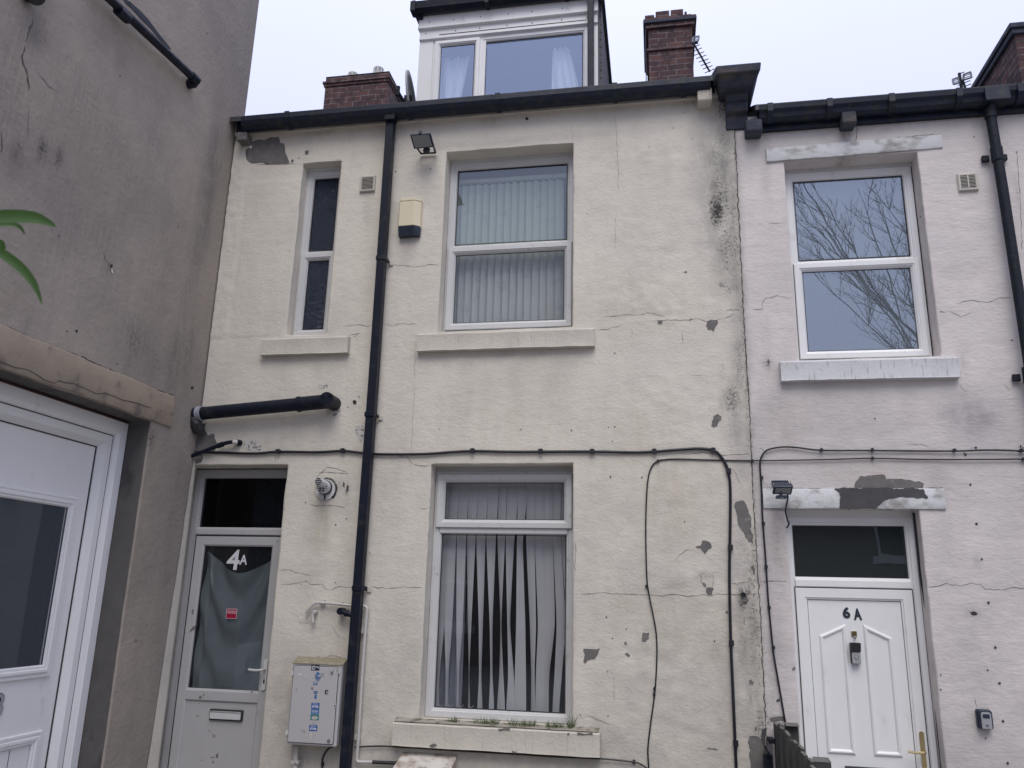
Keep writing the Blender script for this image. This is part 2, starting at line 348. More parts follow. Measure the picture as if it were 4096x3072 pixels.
# ------------------------------------------------------------------ rendered walls
def axis(a, b, step, breaks):
    br = sorted(set([a, b]+[x for x in breaks if a < x < b])); out = []
    for p, q in zip(br, br[1:]):
        n = max(1, int(round((q-p)/step))); out += [p+(q-p)*k/n for k in range(n)]
    return np.array(out+[b])
def blob_field(blobs, X, Z):
    f = np.zeros_like(X)
    for cx, cz, rx, rz, s in blobs:
        f = np.maximum(f, s*np.exp(-(((X-cx)/rx)**2+((Z-cz)/rz)**2)))
    return f
def rough_poly(pts, amp=.004, it=2):
    for _ in range(it):
        out = []
        for i in range(len(pts)):
            a = pts[i]; b = pts[(i+1) % len(pts)]; out.append(a)
            dx, dz = b[0]-a[0], b[1]-a[1]; l = math.hypot(dx, dz) or 1; k = random.uniform(-1, 1)*min(amp, l*.16)
            out.append(((a[0]+b[0])/2-dz/l*k, (a[1]+b[1])/2+dx/l*k))
        pts = out; amp *= .6
    return pts
def wall(name, parent, x0, x1, z0, z1, openings, mat, height, paint, step=.024, T=None, warp=.004, patches=(), cracks=(), extra=None, revmat=None):
    """a displaced sheet of render with real openings whose jambs run back to each opening's depth; bare patches and cracks ride on it"""
    bx = []; bz = []
    for o in openings: bx += [o['x0'], o['x1'], o['x0']-.012, o['x1']+.012]; bz += [o['z0'], o['z1'], o['z0']-.012, o['z1']+.012]
    xs = axis(x0, x1, step, bx); zs = axis(z0, z1, step, bz); nx, nz = len(xs), len(zs)
    X, Z = np.meshgrid(xs, zs, indexing='ij')
    def wx(x, z): return warp*fbm(x*6+3, z*6, 3)*1.6
    def wz(x, z): return warp*fbm(x*6+40, z*6+11, 3)*1.6
    H = height(X, Z); edge = np.minimum(np.minimum(X-x0, x1-X), .03)/.03
    VX = X+wx(X, Z)*edge; VZ = Z+wz(X, Z); VY = -H
    V = np.stack([VX, VY, VZ], -1).reshape(-1, 3)
    cx = (xs[:-1]+xs[1:])/2; cz = (zs[:-1]+zs[1:])/2; CX, CZ = np.meshgrid(cx, cz, indexing='ij'); keep = np.ones_like(CX, bool)
    for o in openings: keep &= ~((CX > o['x0']) & (CX < o['x1']) & (CZ > o['z0']) & (CZ < o['z1']))
    I, J = np.nonzero(keep); a = I*nz+J
    faces = np.stack([a, a+nz, a+nz+1, a+1], -1).tolist(); verts = V.tolist(); mi = [0]*len(faces); mats = [mat]
    pr, pg, pb = [np.clip(c, 0, 1).reshape(-1) for c in paint(X, Z)]; P = np.stack([pr, pg, pb], -1).tolist()
    if revmat: mats.append(revmat)
    for o in openings:
        i0 = int(np.argmin(abs(xs-o['x0']))); i1 = int(np.argmin(abs(xs-o['x1']))); j0 = int(np.argmin(abs(zs-o['z0']))); j1 = int(np.argmin(abs(zs-o['z1'])))
        loop = [(i, j0) for i in range(i0, i1)]+[(i1, j) for j in range(j0, j1)]+[(i, j1) for i in range(i1, i0, -1)]+[(i0, j) for j in range(j1, j0, -1)]
        bb = o.get('back', (o['x0'], o['x1'], o['z0'], o['z1'])); prev = [i*nz+j for i, j in loop]
        for t in (.07, .35, .7, 1.0):
            cur = []
            for i, j in loop:
                u = (xs[i]-o['x0'])/(o['x1']-o['x0']); v = (zs[j]-o['z0'])/(o['z1']-o['z0'])
                bxx = bb[0]+(bb[1]-bb[0])*u; bzz = bb[2]+(bb[3]-bb[2])*v; k = i*nz+j; f = V[k]
                n_ = .0025*float(fbm(xs[i]*9+zs[j]*9, t*6, 2))
                verts.append([f[0]*(1-t)+bxx*t+n_, f[1]*(1-t)+o['d']*t, f[2]*(1-t)+bzz*t+n_]); cur.append(len(verts)-1)
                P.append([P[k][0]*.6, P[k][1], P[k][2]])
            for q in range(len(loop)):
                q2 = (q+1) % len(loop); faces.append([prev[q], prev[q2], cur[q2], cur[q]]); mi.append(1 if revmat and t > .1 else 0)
            prev = cur
    main_n = len(faces)
    me = bpy.data.meshes.new(name)
    # bare patches with painted lip shadows, cracks and holes: own faces riding 1.5 mm proud of the skin
    def surf(x, z, lift): return (x, -float(height(np.array(x), np.array(z)))-lift, z)
    def in_open(x, z):
        return any(o['x0']-.002 < x < o['x1']+.002 and o['z0']-.002 < z < o['z1']+.002 for o in openings)
    rims = []
    for pts, pm, lift in patches:
        if pm in (M_BARE, M_BARED) and len(pts) > 10:
            cx_ = sum(p[0] for p in pts)/len(pts); cz_ = sum(p[1] for p in pts)/len(pts)
            sz = max(max(abs(p[0]-cx_), abs(p[1]-cz_)) for p in pts)
            if sz > .02:
                rims.append(([(p[0]+(p[0]-cx_)/sz*.0+random.uniform(-.001, .004)*(1 if p[0] > cx_ else -1), p[1]-random.uniform(.0005, .0045)) for p in pts], M_RIM, lift*.55))
                rims.append(([(p[0], p[1]+random.uniform(.0008, .0032)) for p in pts], M_CRACK_SHADE, lift*.75))  # dark line at each patch's top edge, painted as the lip's shadow
    for pts, pm, lift in rims+list(patches):
        if pm not in mats: mats.append(pm)
        k = mats.index(pm)
        bm = bmesh.new(); vs = [bm.verts.new((p[0], p[1], 0)) for p in pts]
        try: bm.faces.new(vs)
        except ValueError: bm.free(); continue
        bmesh.ops.triangulate(bm, faces=bm.faces[:])
        lo = [min(p[c] for p in pts) for c in (0, 1)]; hi = [max(p[c] for p in pts) for c in (0, 1)]
        for c in (0, 1):
            q = lo[c]+.03
            while q < hi[c]:
                bmesh.ops.bisect_plane(bm, geom=bm.verts[:]+bm.edges[:]+bm.faces[:], plane_co=(q, 0, 0) if c == 0 else (0, q, 0), plane_no=(1, 0, 0) if c == 0 else (0, 1, 0)); q += .03
        off = len(verts); bm.verts.index_update()
        for v in bm.verts: verts.append(list(surf(v.co.x, v.co.y, lift))); P.append([0, 0, 0])
        for f in bm.faces: faces.append([v.index+off for v in f.verts]); mi.append(k)
        bm.free()
    for pts, wd, cm in cracks:
        if cm not in mats: mats.append(cm)
        k = mats.index(cm); path = []
        for i in range(len(pts)-1):
            a, b = pts[i], pts[i+1]; l = math.hypot(b[0]-a[0], b[1]-a[1]); n = max(1, int(l/.022))
            for q in range(n):
                t = q/n; path.append([a[0]+(b[0]-a[0])*t+random.gauss(0, .0028), a[1]+(b[1]-a[1])*t+random.gauss(0, .0028)])
        path.append(list(pts[-1])); n = len(path); off = len(verts); ok = []
        for i, (x, z) in enumerate(path):
            q = path[min(i+1, n-1)]; p = path[max(i-1, 0)]; dx, dz = q[0]-p[0], q[1]-p[1]; l = math.hypot(dx, dz) or 1
            ww = wd*.36*random.uniform(.35, 1.3)*min(1, (min(i, n-1-i)+1)/3)
            for s_ in (-1, 1):
                verts.append(list(surf(x-dz/l*ww*s_, z+dx/l*ww*s_, .0022))); P.append([0, 0, 0])
            ok.append(not in_open(x, z))
        for i in range(n-1):
            if ok[i] and ok[i+1]: faces.append([off+2*i, off+2*i+1, off+2*i+3, off+2*i+2]); mi.append(k)
    if extra:
        for vs, fs, em in extra:
            if em not in mats: mats.append(em)
            k = mats.index(em); off = len(verts); verts += [list(v) for v in vs]; P += [[0, 0, 0]]*len(vs)
            faces += [[q+off for q in f] for f in fs]; mi += [k]*len(fs)
    root = parent; W = WI[root.name]
    vv = [tuple(W @ (T @ Vector(v) if T else Vector(v))) for v in verts]
    me.from_pydata(vv, [], faces)
    for m in mats: me.materials.append(m)
    me.polygons.foreach_set('material_index', mi)
    me.polygons.foreach_set('use_smooth', [i < main_n for i in range(len(faces))])
    at = me.attributes.new('paint', 'FLOAT_COLOR', 'POINT'); at.data.foreach_set('color', [c for p in P for c in (*p, 1)])
    o = bpy.data.objects.new(name, me); COL.objects.link(o); o.parent = parent
    me.update(); return o

def pxz(l, Y=0.0, X=None):
    if X is None: return [(PY(a, b, Y).x, PY(a, b, Y).z) for a, b in l]
    return [(PX(a, b, X).y, PX(a, b, X).z) for a, b in l]
def ell(cx, cy, rx, ry, s):
    p = PY(cx, cy); k = 6.6/F_PX; return (p.x, p.z, rx*k, ry*k, s)
#@@PART2
# ------------------------------------------------------------------ ground and yard
g = MB(); g.box(-60, 60, -60, 60, -.5, 0); go = g.build('ground', M_GROUND); tag(go, kind='structure')

# ------------------------------------------------------------------ frame profiles
FIX = [(0, .075), (0, 0), (.006, -.004), (.046, -.004), (.052, .004), (.060, .006), (.070, .024), (.070, .034)]
SASH = [(0, .012), (0, -.016), (.004, -.020), (.040, -.021), (.046, -.014), (.052, -.012), (.066, .008), (.066, .020)]
def gasket(mb, rect, o, y): mb.ring(rect, [(o-.001, y-.002), (o+.006, y-.001), (o+.006, y+.004)], M_GASK)
def frame_at(rect, prof, y, mb, m=None): mb.ring(rect, [(a, b+y) for a, b in prof], m)
def pane(rect, ins, y, mat, parent, T=None, name='pane'):
    x0, x1, z0, z1 = rect; mb = MB(T); mb.poly([(x0+ins, y, z0+ins), (x1-ins, y, z0+ins), (x1-ins, y, z1-ins), (x0+ins, y, z1-ins)]); return mb.build(name, mat, parent, fix=False)
def room(parent, x0, x1, z0, z1, y0, y1, mat=None, T=None):
    mb = MB(T); x0 -= .25; x1 += .25; z0 -= .15; z1 += .15
    c = [(x0, z0), (x1, z0), (x1, z1), (x0, z1)]
    vs = [(x, y0, z) for x, z in c]+[(x, y1, z) for x, z in c]
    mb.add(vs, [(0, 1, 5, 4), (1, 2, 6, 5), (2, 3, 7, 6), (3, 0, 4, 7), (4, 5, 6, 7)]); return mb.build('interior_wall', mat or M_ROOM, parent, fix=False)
def window(parent, rect, y, zsplit, kind, glu, gll, mat, lift=0, bar=.062):
    """kind 'bottom' = opening sash below a fixed light, 'top' = opening sash above"""
    x0, x1, z0, z1 = rect; mb = MB(); frame_at(rect, FIX, y, mb)
    mb.prism([(y+.06, zsplit-bar/2), (y-.002, zsplit-bar/2), (y-.006, zsplit-bar/2+.006), (y-.006, zsplit+bar/2-.02), (y+.018, zsplit+bar/2), (y+.06, zsplit+bar/2)], x0+.058, x1-.058)
    wo_ = mb.build('window', mat, parent)
    up_ = (x0, x1, zsplit+bar/2-.062, z1); lo_ = (x0, x1, z0, zsplit-bar/2+.03)
    fixr, shr = (up_, lo_) if kind == 'bottom' else ((x0, x1, z0, zsplit-bar/2+.062), (x0, x1, zsplit+bar/2-.04, z1))
    pane(fixr, .066, y+.028, glu if kind == 'bottom' else gll, wo_)
    sm = MB(); r = (shr[0]+.022, shr[1]-.022, shr[2]+.022, shr[3]-(.0 if kind == 'bottom' else .022)); frame_at(r, SASH, y-.004, sm); gasket(sm, r, .066, y+.006)
    sm.build('sash', mat, wo_); pane(r, .066, y+.008, gll if kind == 'bottom' else glu, wo_)
    gm = MB(); gasket(gm, fixr, .070, y+.020)
    gm.ring(r, [(-.004, y-.004), (.001, y-.0045), (.001, y+.004)], M_GASK)
    gm.build('seal', M_GASK, wo_); return wo_

# ================================================================== HOUSE 4A
XA0, XP = -3.95, .712
A = thing('terraced_house', 'cream rendered terraced house in the middle with a dormer, door 4A and peeling paint', 'house', (-1.6, 0, 0), group='terraced houses')
opA = [dict(x0=-3.155, x1=-2.782, z0=4.05, z1=5.73, d=.12), dict(x0=-1.79, x1=-.648, z0=4.04, z1=5.735, d=.165),
       dict(x0=-3.872, x1=-3.024, z0=.02, z1=2.916, d=.19, back=(-3.965, -3.024, .02, 2.916)), dict(x0=-1.783, x1=-.636, z0=.985, z1=2.916, d=.155)]
def sst(x, a, b): t = np.clip((x-a)/(b-a), 0, 1); return t*t*(3-2*t)
lumps = [ell(2640, 1200, 240, 110, 1), ell(2560, 2650, 130, 110, 1), ell(2750, 2300, 200, 90, .9), ell(2500, 2150, 300, 200, .35), ell(2750, 1900, 180, 260, .4), ell(2650, 1000, 260, 200, .4), ell(2700, 2880, 260, 120, .6), ell(2600, 600, 200, 100, .5), ell(2450, 640, 90, 50, .5), ell(1330, 2200, 120, 200, .3), ell(2860, 2300, 110, 120, .9), ell(2750, 1560, 200, 140, .7)]
def hA(X, Z):
    h = .006*fbm(X*1.1, Z*1.1, 3)+.0022*fbm(X*7+5, Z*7, 3)
    L = blob_field(lumps, X, Z); r = 1-np.abs(fbm(X*6+2, Z*9+8, 3))*2.6
    h = h+L*(.0085*np.clip(r, 0, 1)+.0070*fbm(X*13, Z*15, 3))
    wob = .012*fbm(X*5, Z*5, 2)
    h = h+.010*(1-sst(X+wob, -3.725, -3.71))*sst(Z, 4.03, 4.07)*(.6+.8*vn(X*40, Z*22))
    inl = sst(Z+wob*.7, 4.04, 4.06)*(1-sst(Z+wob*.6, 5.575, 5.585))*sst(X, -3.70, -3.69)*(1-sst(X, -2.79, -2.78))
    h = h+.004*inl
    # raised lintel over the lower window and plaster beads beside the openings
    h = h+.003*(sst(Z+wob, 5.765, 5.775)*(1-sst(Z, 5.95, 5.97)))*sst(X, -1.9, -1.88)*(1-sst(X, -.56, -.54))
    return h
mouldA = [ell(2868, 840, 40, 95, .95), ell(2880, 780, 62, 200, .62), ell(2895, 430, 50, 90, .70), ell(2900, 560, 55, 120, .50), ell(2905, 1000, 50, 160, .58), ell(2860, 620, 60, 120, .45), ell(2900, 2850, 40, 90, .25), ell(2890, 1140, 14, 18, .85), ell(2915, 1165, 22, 34, .62),
          ell(2935, 930, 32, 400, .55), ell(2930, 1600, 50, 95, .65), ell(2962, 1480, 40, 160, .55), ell(2975, 2395, 22, 50, .9), ell(2975, 2560, 26, 150, .42), ell(3005, 2790, 22, 90, .42), ell(3045, 2900, 26, 80, .7), ell(2860, 2610, 25, 40, .3),
          ell(2930, 1700, 40, 60, .34), ell(1360, 1935, 16, 30, .6), ell(1388, 1958, 10, 26, .8), ell(1290, 980, 1, 1, 0), ell(3015, 2450, 34, 420, .55), ell(1190, 2790, 1, 1, 0), ell(960, 1790, 24, 14, .5), ell(1240, 600, 10, 8, .3), ell(2293, 2500, 8, 300, .2)]
greyA = [ell(2000, 3150, 2500, 260, .42), ell(1250, 2250, 60, 260, .22), ell(2420, 1900, 60, 300, .12), ell(1560, 1900, 60, 400, .12), ell(2905, 700, 50, 380, .75), ell(2875, 500, 60, 130, .7), ell(2945, 1150, 36, 420, .55), ell(2960, 1750, 50, 200, .5), ell(2975, 2500, 50, 420, .6), ell(1390, 2950, 100, 80, .4), ell(1300, 1450, 60, 160, .16), ell(1860, 1500, 40, 220, .20), ell(2230, 1480, 60, 180, .22), ell(2060, 1530, 30, 140, .18), ell(1470, 830, 20, 60, .4), ell(1630, 1020, 30, 60, .22), ell(1700, 660, 50, 50, .35), ell(2560, 760, 160, 300, .14), ell(2080, 560, 600, 22, .25), ell(1290, 2600, 160, 200, .2), ell(2440, 2980, 260, 80, .45), ell(2880, 700, 120, 500, .55), ell(2700, 2600, 300, 500, .35), ell(2950, 2700, 90, 400, .50), ell(1250, 2850, 300, 260, .55), ell(1700, 3060, 500, 70, .5), ell(1170, 1440, 190, 24, .30), ell(2020, 1418, 330, 18, .42), ell(1050, 2000, 120, 200, .22), ell(1320, 2000, 90, 70, .25), ell(2480, 2480, 220, 200, .22), ell(2950, 500, 70, 200, .45), ell(1600, 2700, 140, 300, .3)]  # damp stains; the widest blob greys the wall towards its base
warmA = [ell(1290, 2080, 36, 110, .6), ell(2690, 2000, 130, 160, .45), ell(2560, 1750, 140, 120, .35), ell(2780, 2500, 200, 120, .30), ell(2550, 1220, 300, 140, .22), ell(2100, 1700, 300, 160, .2), ell(2620, 2440, 40, 30, .5), ell(2500, 2430, 40, 40, .4), ell(1400, 560, 400, 80, .2)]
def pA(X, Z):
    r = blob_field(mouldA, X, Z)
    r = np.maximum(r, .62*np.exp(-((X-(.705+.02*fbm(Z*2, Z*0, 2)))/.035)**2)*(.5+.8*np.clip(fbm(Z*4, X*4, 2)+.4, 0, 1)))
    r = np.maximum(r, .5*np.exp(-((Z-6.04)/.05)**2)*np.clip(.3+fbm(X*3, Z, 2), 0, 1))
    return r, blob_field(greyA, X, Z), blob_field(warmA, X, Z)
def pp(l, m=M_BARE, a=.006, lift=.0018): return (rough_poly(pxz(l), a), m, lift)
patA = [pp(l) for l in (
    [(1158, 654), (1142, 611), (1137, 576), (1119, 569), (1114, 549), (1084, 550), (1061, 560), (1024, 562), (1005, 570), (998, 590), (984, 606), (988, 640), (1008, 655), (1066, 650), (1070, 660)],
    [(1218, 608), (1228, 600), (1235, 606), (1232, 617), (1222, 620)], [(1164, 642), (1174, 637), (1175, 646), (1166, 651)], [(1192, 631), (1198, 629), (1197, 636)],
    [(2830, 1286), (2844, 1280), (2870, 1281), (2870, 1300), (2858, 1317), (2854, 1332), (2847, 1321), (2830, 1319), (2823, 1305)],
    [(2631, 1286), (2650, 1283), (2650, 1293), (2638, 1299), (2630, 1293)], [(2752, 1281), (2773, 1277), (2761, 1286)], [(2738, 1087), (2747, 1083), (2749, 1094), (2738, 1094)],
    [(2854, 1666), (2870, 1657), (2886, 1668), (2886, 1680), (2874, 1689), (2870, 1705), (2858, 1710), (2845, 1705), (2847, 1686)],
    [(2939, 2018), (2955, 2006), (2974, 2003), (2986, 2022), (2995, 2055), (3006, 2078), (3006, 2099), (3002, 2119), (3013, 2143), (3013, 2177), (2997, 2168), (2981, 2150), (2976, 2133), (2958, 2110), (2949, 2068), (2942, 2045)],
    [(2782, 2189), (2803, 2184), (2807, 2166), (2830, 2166), (2844, 2177), (2847, 2191), (2830, 2203), (2819, 2218), (2807, 2203), (2798, 2193)],
    [(3002, 2272), (3014, 2261), (3021, 2277), (3019, 2300), (3011, 2295)], [(2824, 2355), (2835, 2350), (2854, 2355), (2849, 2378), (2830, 2383), (2824, 2369)],
    [(2810, 2330), (2820, 2333), (2824, 2350), (2816, 2345)], [(2574, 2531), (2597, 2532), (2597, 2556), (2580, 2569), (2567, 2566), (2569, 2545)],
    [(2335, 2596), (2400, 2595), (2391, 2619), (2381, 2635), (2351, 2642), (2342, 2657), (2335, 2651), (2337, 2628), (2333, 2607)],
    [(2497, 2570), (2504, 2561), (2509, 2577), (2499, 2578)], [(2499, 2618), (2511, 2612), (2521, 2623), (2511, 2628)], [(2993, 2723), (3004, 2718), (3018, 2730), (3011, 2742), (2995, 2737)],
    [(2997, 2948), (3025, 2945), (3044, 2957), (3057, 2971), (3062, 3090), (3002, 3090), (2995, 3026), (3000, 2999), (2990, 2971)],
    [(2902, 2447), (2907, 2443), (2913, 2452), (2905, 2454)], [(2974, 2475), (2981, 2468), (2979, 2489), (2974, 2496)], [(2826, 2992), (2858, 2994), (2877, 2998), (2867, 3001), (2830, 2996)],
    [(792, 1707), (824, 1693), (819, 1721), (833, 1744), (856, 1735), (868, 1772), (861, 1804), (787, 1809), (782, 1754)], [(778, 1818), (815, 1823), (806, 1851), (782, 1855)],
    [(3020, 2910), (3028, 2905), (3027, 2920), (3021, 2926)])]
patA += [pp(l, M_FLAKE, .01) for l in ([(975, 1768), (1010, 1762), (1046, 1770), (1044, 1800), (1010, 1806), (985, 1800)], [(1330, 1650), (1352, 1636), (1360, 1644), (1345, 1662), (1332, 1664)],
    [(1420, 1705), (1455, 1700), (1458, 1735), (1440, 1770), (1425, 1745)], [(1275, 1540), (1310, 1538), (1312, 1552), (1280, 1554)], [(1040, 1772), (1050, 1790), (1040, 1806), (1030, 1790)])]
patA += [pp([(1410, 1608), (1418, 1600), (1427, 1604), (1426, 1616), (1415, 1618)], M_HOLE), pp([(2102, 470), (2112, 470), (2114, 480), (2104, 482)], M_HOLE), pp([(3046, 2925), (3064, 2912), (3068, 3090), (3056, 3000), (3048, 2968)], M_BARED, .01, .003),
         pp([(1372, 1925), (1380, 1935), (1378, 1952), (1370, 1945)], M_BARED, .004), pp([(1386, 1945), (1392, 1940), (1394, 1960), (1380, 1978), (1384, 1960)], M_BARED, .004)]
CRA = [[(1563, 1057), (1621, 1062), (1663, 1067), (1709, 1060), (1762, 1056), (1779, 1074)], [(1376, 1304), (1431, 1299), (1468, 1303), (1496, 1298)], [(1536, 1296), (1570, 1304), (1593, 1295), (1668, 1296)],
    [(2407, 1268), (2446, 1266), (2488, 1261), (2548, 1260), (2604, 1252), (2659, 1266)], [(2608, 1286), (2645, 1283), (2705, 1280), (2742, 1283), (2789, 1276), (2830, 1288), (2867, 1282), (2900, 1273), (2942, 1252)],
    [(2900, 1249), (2909, 1241), (2974, 1240)], [(2379, 1321), (2432, 1318), (2451, 1310), (2481, 1304)], [(2710, 1814), (2756, 1816), (2807, 1811), (2854, 1818), (2909, 1821), (3000, 1814)],
    [(1589, 1825), (1630, 1829), (1642, 1848), (1672, 1862), (1725, 1864)], [(1681, 2037), (1709, 2034), (1718, 2036)], [(1107, 2278), (1163, 2281), (1200, 2295), (1246, 2300)],
    [(1121, 2335), (1177, 2336), (1223, 2323), (1246, 2337), (1288, 2337), (1302, 2355), (1320, 2362), (1357, 2345), (1411, 2350)], [(1473, 2353), (1492, 2346), (1543, 2353), (1617, 2349), (1712, 2349)],
    [(2296, 2375), (2372, 2376), (2409, 2369), (2432, 2373), (2516, 2377), (2567, 2378), (2594, 2380), (2650, 2383), (2692, 2376), (2738, 2383), (2770, 2383), (2812, 2377), (2835, 2387), (2858, 2376), (2918, 2377), (2974, 2380), (3030, 2374)],
    [(2923, 2334), (2974, 2332), (3002, 2323), (3026, 2329)], [(2300, 2170), (2304, 2210), (2298, 2260), (2303, 2300)], [(1393, 1360), (1440, 1332), (1380, 1345)], [(1095, 1815), (1103, 1840), (1102, 1856)],
    [(1255, 1985), (1262, 1925), (1275, 1900), (1310, 1868), (1345, 1873), (1385, 1890), (1392, 1905)], [(1262, 1890), (1330, 1890), (1395, 1893)], [(1240, 2015), (1262, 2022), (1300, 2022), (1345, 2024), (1372, 2028), (1392, 2020)],
    [(1225, 2475), (1246, 2492)], [(1188, 2462), (1200, 2492), (1230, 2494), (1250, 2500)], [(1330, 2505), (1345, 2535), (1382, 2560)], [(1180, 2634), (1262, 2632), (1275, 2626), (1285, 2632), (1345, 2622), (1385, 2640)],
    [(2495, 2430), (2510, 2440), (2505, 2460)], [(2930, 1870), (2948, 1905), (2958, 1912)], [(2945, 1905), (2960, 1935)], [(2524, 1315), (2530, 1330), (2527, 1352)], [(2730, 1332), (2732, 1368), (2720, 1376)],
    [(2876, 1470), (2890, 1458), (2896, 1478), (2880, 1490)], [(2760, 1502), (2810, 1502)], [(2460, 2795), (2450, 2760)], [(2350, 2860), (2420, 2890), (2440, 2900)], [(2700, 2240), (2740, 2200), (2780, 2195)],
    [(2812, 2352), (2800, 2300), (2822, 2290)], [(2848, 2350), (2856, 2320), (2850, 2300)], [(1026, 660), (1072, 657), (1215, 656)], [(1342, 640), (1366, 637)], [(1120, 1750), (1160, 1750)], [(845, 1330), (870, 1325)], [(1240, 1770), (1262, 1768)]]
crA = [(pxz(c), .0042, M_CRACK_SHADE) for c in CRA]
crA += [(pxz([(2291, 570), (2288, 540), (2284, 500)]), .003, M_CRACK_SHADE), (pxz([(2463, 455), (2466, 560), (2472, 680), (2474, 768)]), .0025, M_CRACK_SHADE), (pxz([(1662, 1405), (1655, 1600), (1646, 1800)]), .0022, M_CRACK_SHADE),
        (pxz([(2463, 850), (2462, 930), (2459, 1000)]), .002, M_CRACK_SHADE), (pxz([(2452, 2700), (2460, 2790)]), .002, M_CRACK_SHADE)]
seam = [(2950, 505), (2950, 620), (2953, 768), (2958, 950), (2964, 1100), (2972, 1250), (2982, 1400), (2988, 1536), (2994, 1650), (3000, 1760), (3012, 1850), (3018, 1953), (3026, 2120), (3034, 2304), (3046, 2500), (3056, 2700), (3064, 2906), (3070, 3090)]
crA += [([(XP-.004+.003*math.sin(k), z) for k, (x, z) in enumerate(pxz(seam))], .011, M_CRACK_SHADE)]
holes = [(1248, 450), (2350, 855), (2462, 940), (2459, 1413), (1437, 1588), (1393, 1630), (1435, 1632), (1757, 1717), (2083, 1718), (2287, 1722), (2435, 1710), (2459, 1708), (2450, 1765), (2568, 1910), (2442, 1908), (1342, 2330), (1205, 2338), (1373, 2411), (2426, 2469), (2451, 2553), (2505, 2517), (2430, 2686), (2432, 2864), (2322, 2860), (2858, 2565), (1480, 2360), (1481, 2212), (1343, 2100), (1219, 2134), (1223, 2010), (1228, 1946), (1387, 2075), (1110, 2165), (1135, 2035), (2738, 2087), (3000, 1580), (1583, 560), (1583, 685), (1722, 675), (1376, 562), (962, 710), (1160, 1005), (2602, 490), (2738, 450), (2770, 555), (2692, 512), (2598, 588), (2900, 925)]
rr = random.Random(5)
for hx, hy in holes:
    p = PY(hx, hy); k = rr.uniform(.003, .007)
    patA.append(([(p.x+k*math.cos(a)*rr.uniform(.6, 1.2), p.z+k*math.sin(a)*rr.uniform(.7, 1.4)) for a in [q*math.pi/3 for q in range(6)]], M_HOLE, .0025))
# cream paint carried round on to the flank beside the door
fl = []
for k in range(25):
    z = .02+2.93*k/24; y = -.155+.125*min(1, z/2.9)+.010*float(fbm(z*4, 1.0, 3)); fl += [(-3.866, y, z), (-3.868, .012, z)]
flf = [(2*k, 2*k+1, 2*k+3, 2*k+2) for k in range(24)]
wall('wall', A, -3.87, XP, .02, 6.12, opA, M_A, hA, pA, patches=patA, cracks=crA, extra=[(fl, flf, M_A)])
# rest of the masonry box so that the house is solid
b = MB(); b.box(-3.95, XP, 7.6, 7.8, 0, 6.1); b.box(XP-.03, XP-.01, .32, 7.6, 0, 6.1); b.build('rear_wall', M_BRICK, A)
b = MB(); b.prism([(-.035, 6.055), (-.03, 6.20), (.06, 6.20), (.06, 6.125), (.004, 6.055)], -3.87, XP-.1); b.build('eaves_band', M_SILL, A, bevel=.004)
b = MB(); b.box(-3.84, .56, -.062, -.036, 6.085, 6.235); b.build('fascia_board', M_BLACKG, A)
def gutter(parent, x0, x1, yb, z0, mat, brk, depth=.112, h=.105, ogee=False):
    yf = yb-depth
    if ogee: prof = [(yb, z0+h), (yb, z0), (yb-.045, z0-.004), (yb-.075, z0+.018), (yb-.085, z0+.05), (yf+.006, z0+.075), (yf, z0+h+.003), (yf+.006, z0+h+.003), (yf+.014, z0+.075), (yb-.077, z0+.052), (yb-.068, z0+.024), (yb-.045, z0+.006), (yb-.006, z0+.006), (yb-.006, z0+h)]
    else: prof = [(yb, z0+h), (yb, z0+.004), (yb-.01, z0), (yb-.055, z0-.002), (yb-.092, z0+.022), (yf, z0+.06), (yf, z0+h), (yf+.007, z0+h), (yf+.007, z0+.06), (yb-.088, z0+.028), (yb-.055, z0+.005), (yb-.01, z0+.006), (yb-.006, z0+h)]
    m = MB(); n = 14; m.prism(prof, x0, x1); gt = m.build('gutter', mat, parent)
    for x in brk:
        c = MB(); pr = [(yb+.002, z0+h+.003), (yb+.002, z0-.006), (yb-.055, z0-.010), (yb-.096, z0+.014), (yf-.007, z0+.052), (yf-.008, z0+h+.012), (yf+.015, z0+h+.012), (yf+.015, z0+h+.004)]
        c.prism(pr+[(yb, z0+h+.004)], x-.022, x+.022); c.build('gutter_bracket', mat, gt)
    return gt
gutter(A, -3.735, .52, -.064, 6.055, M_BLACKG, [-3.28, -2.12, -1.3, -.28, .30])
# roof and party wall coping
rs = .58
b = MB(); b.prism([(-.14, 6.19), (3.95, 6.19+4.09*rs), (8.0, 6.19), (8.0, 6.14), (3.95, 6.12+4.09*rs), (-.14, 6.14)], -3.9, .58); roofA = b.build('roof', M_SLATE, A)
b = MB(); b.tube([(-3.9, 3.95, 6.22+4.09*rs), (.58, 3.95, 6.22+4.09*rs)], .09, 8); b.build('ridge_tile', M_STONE, roofA, smooth=True)
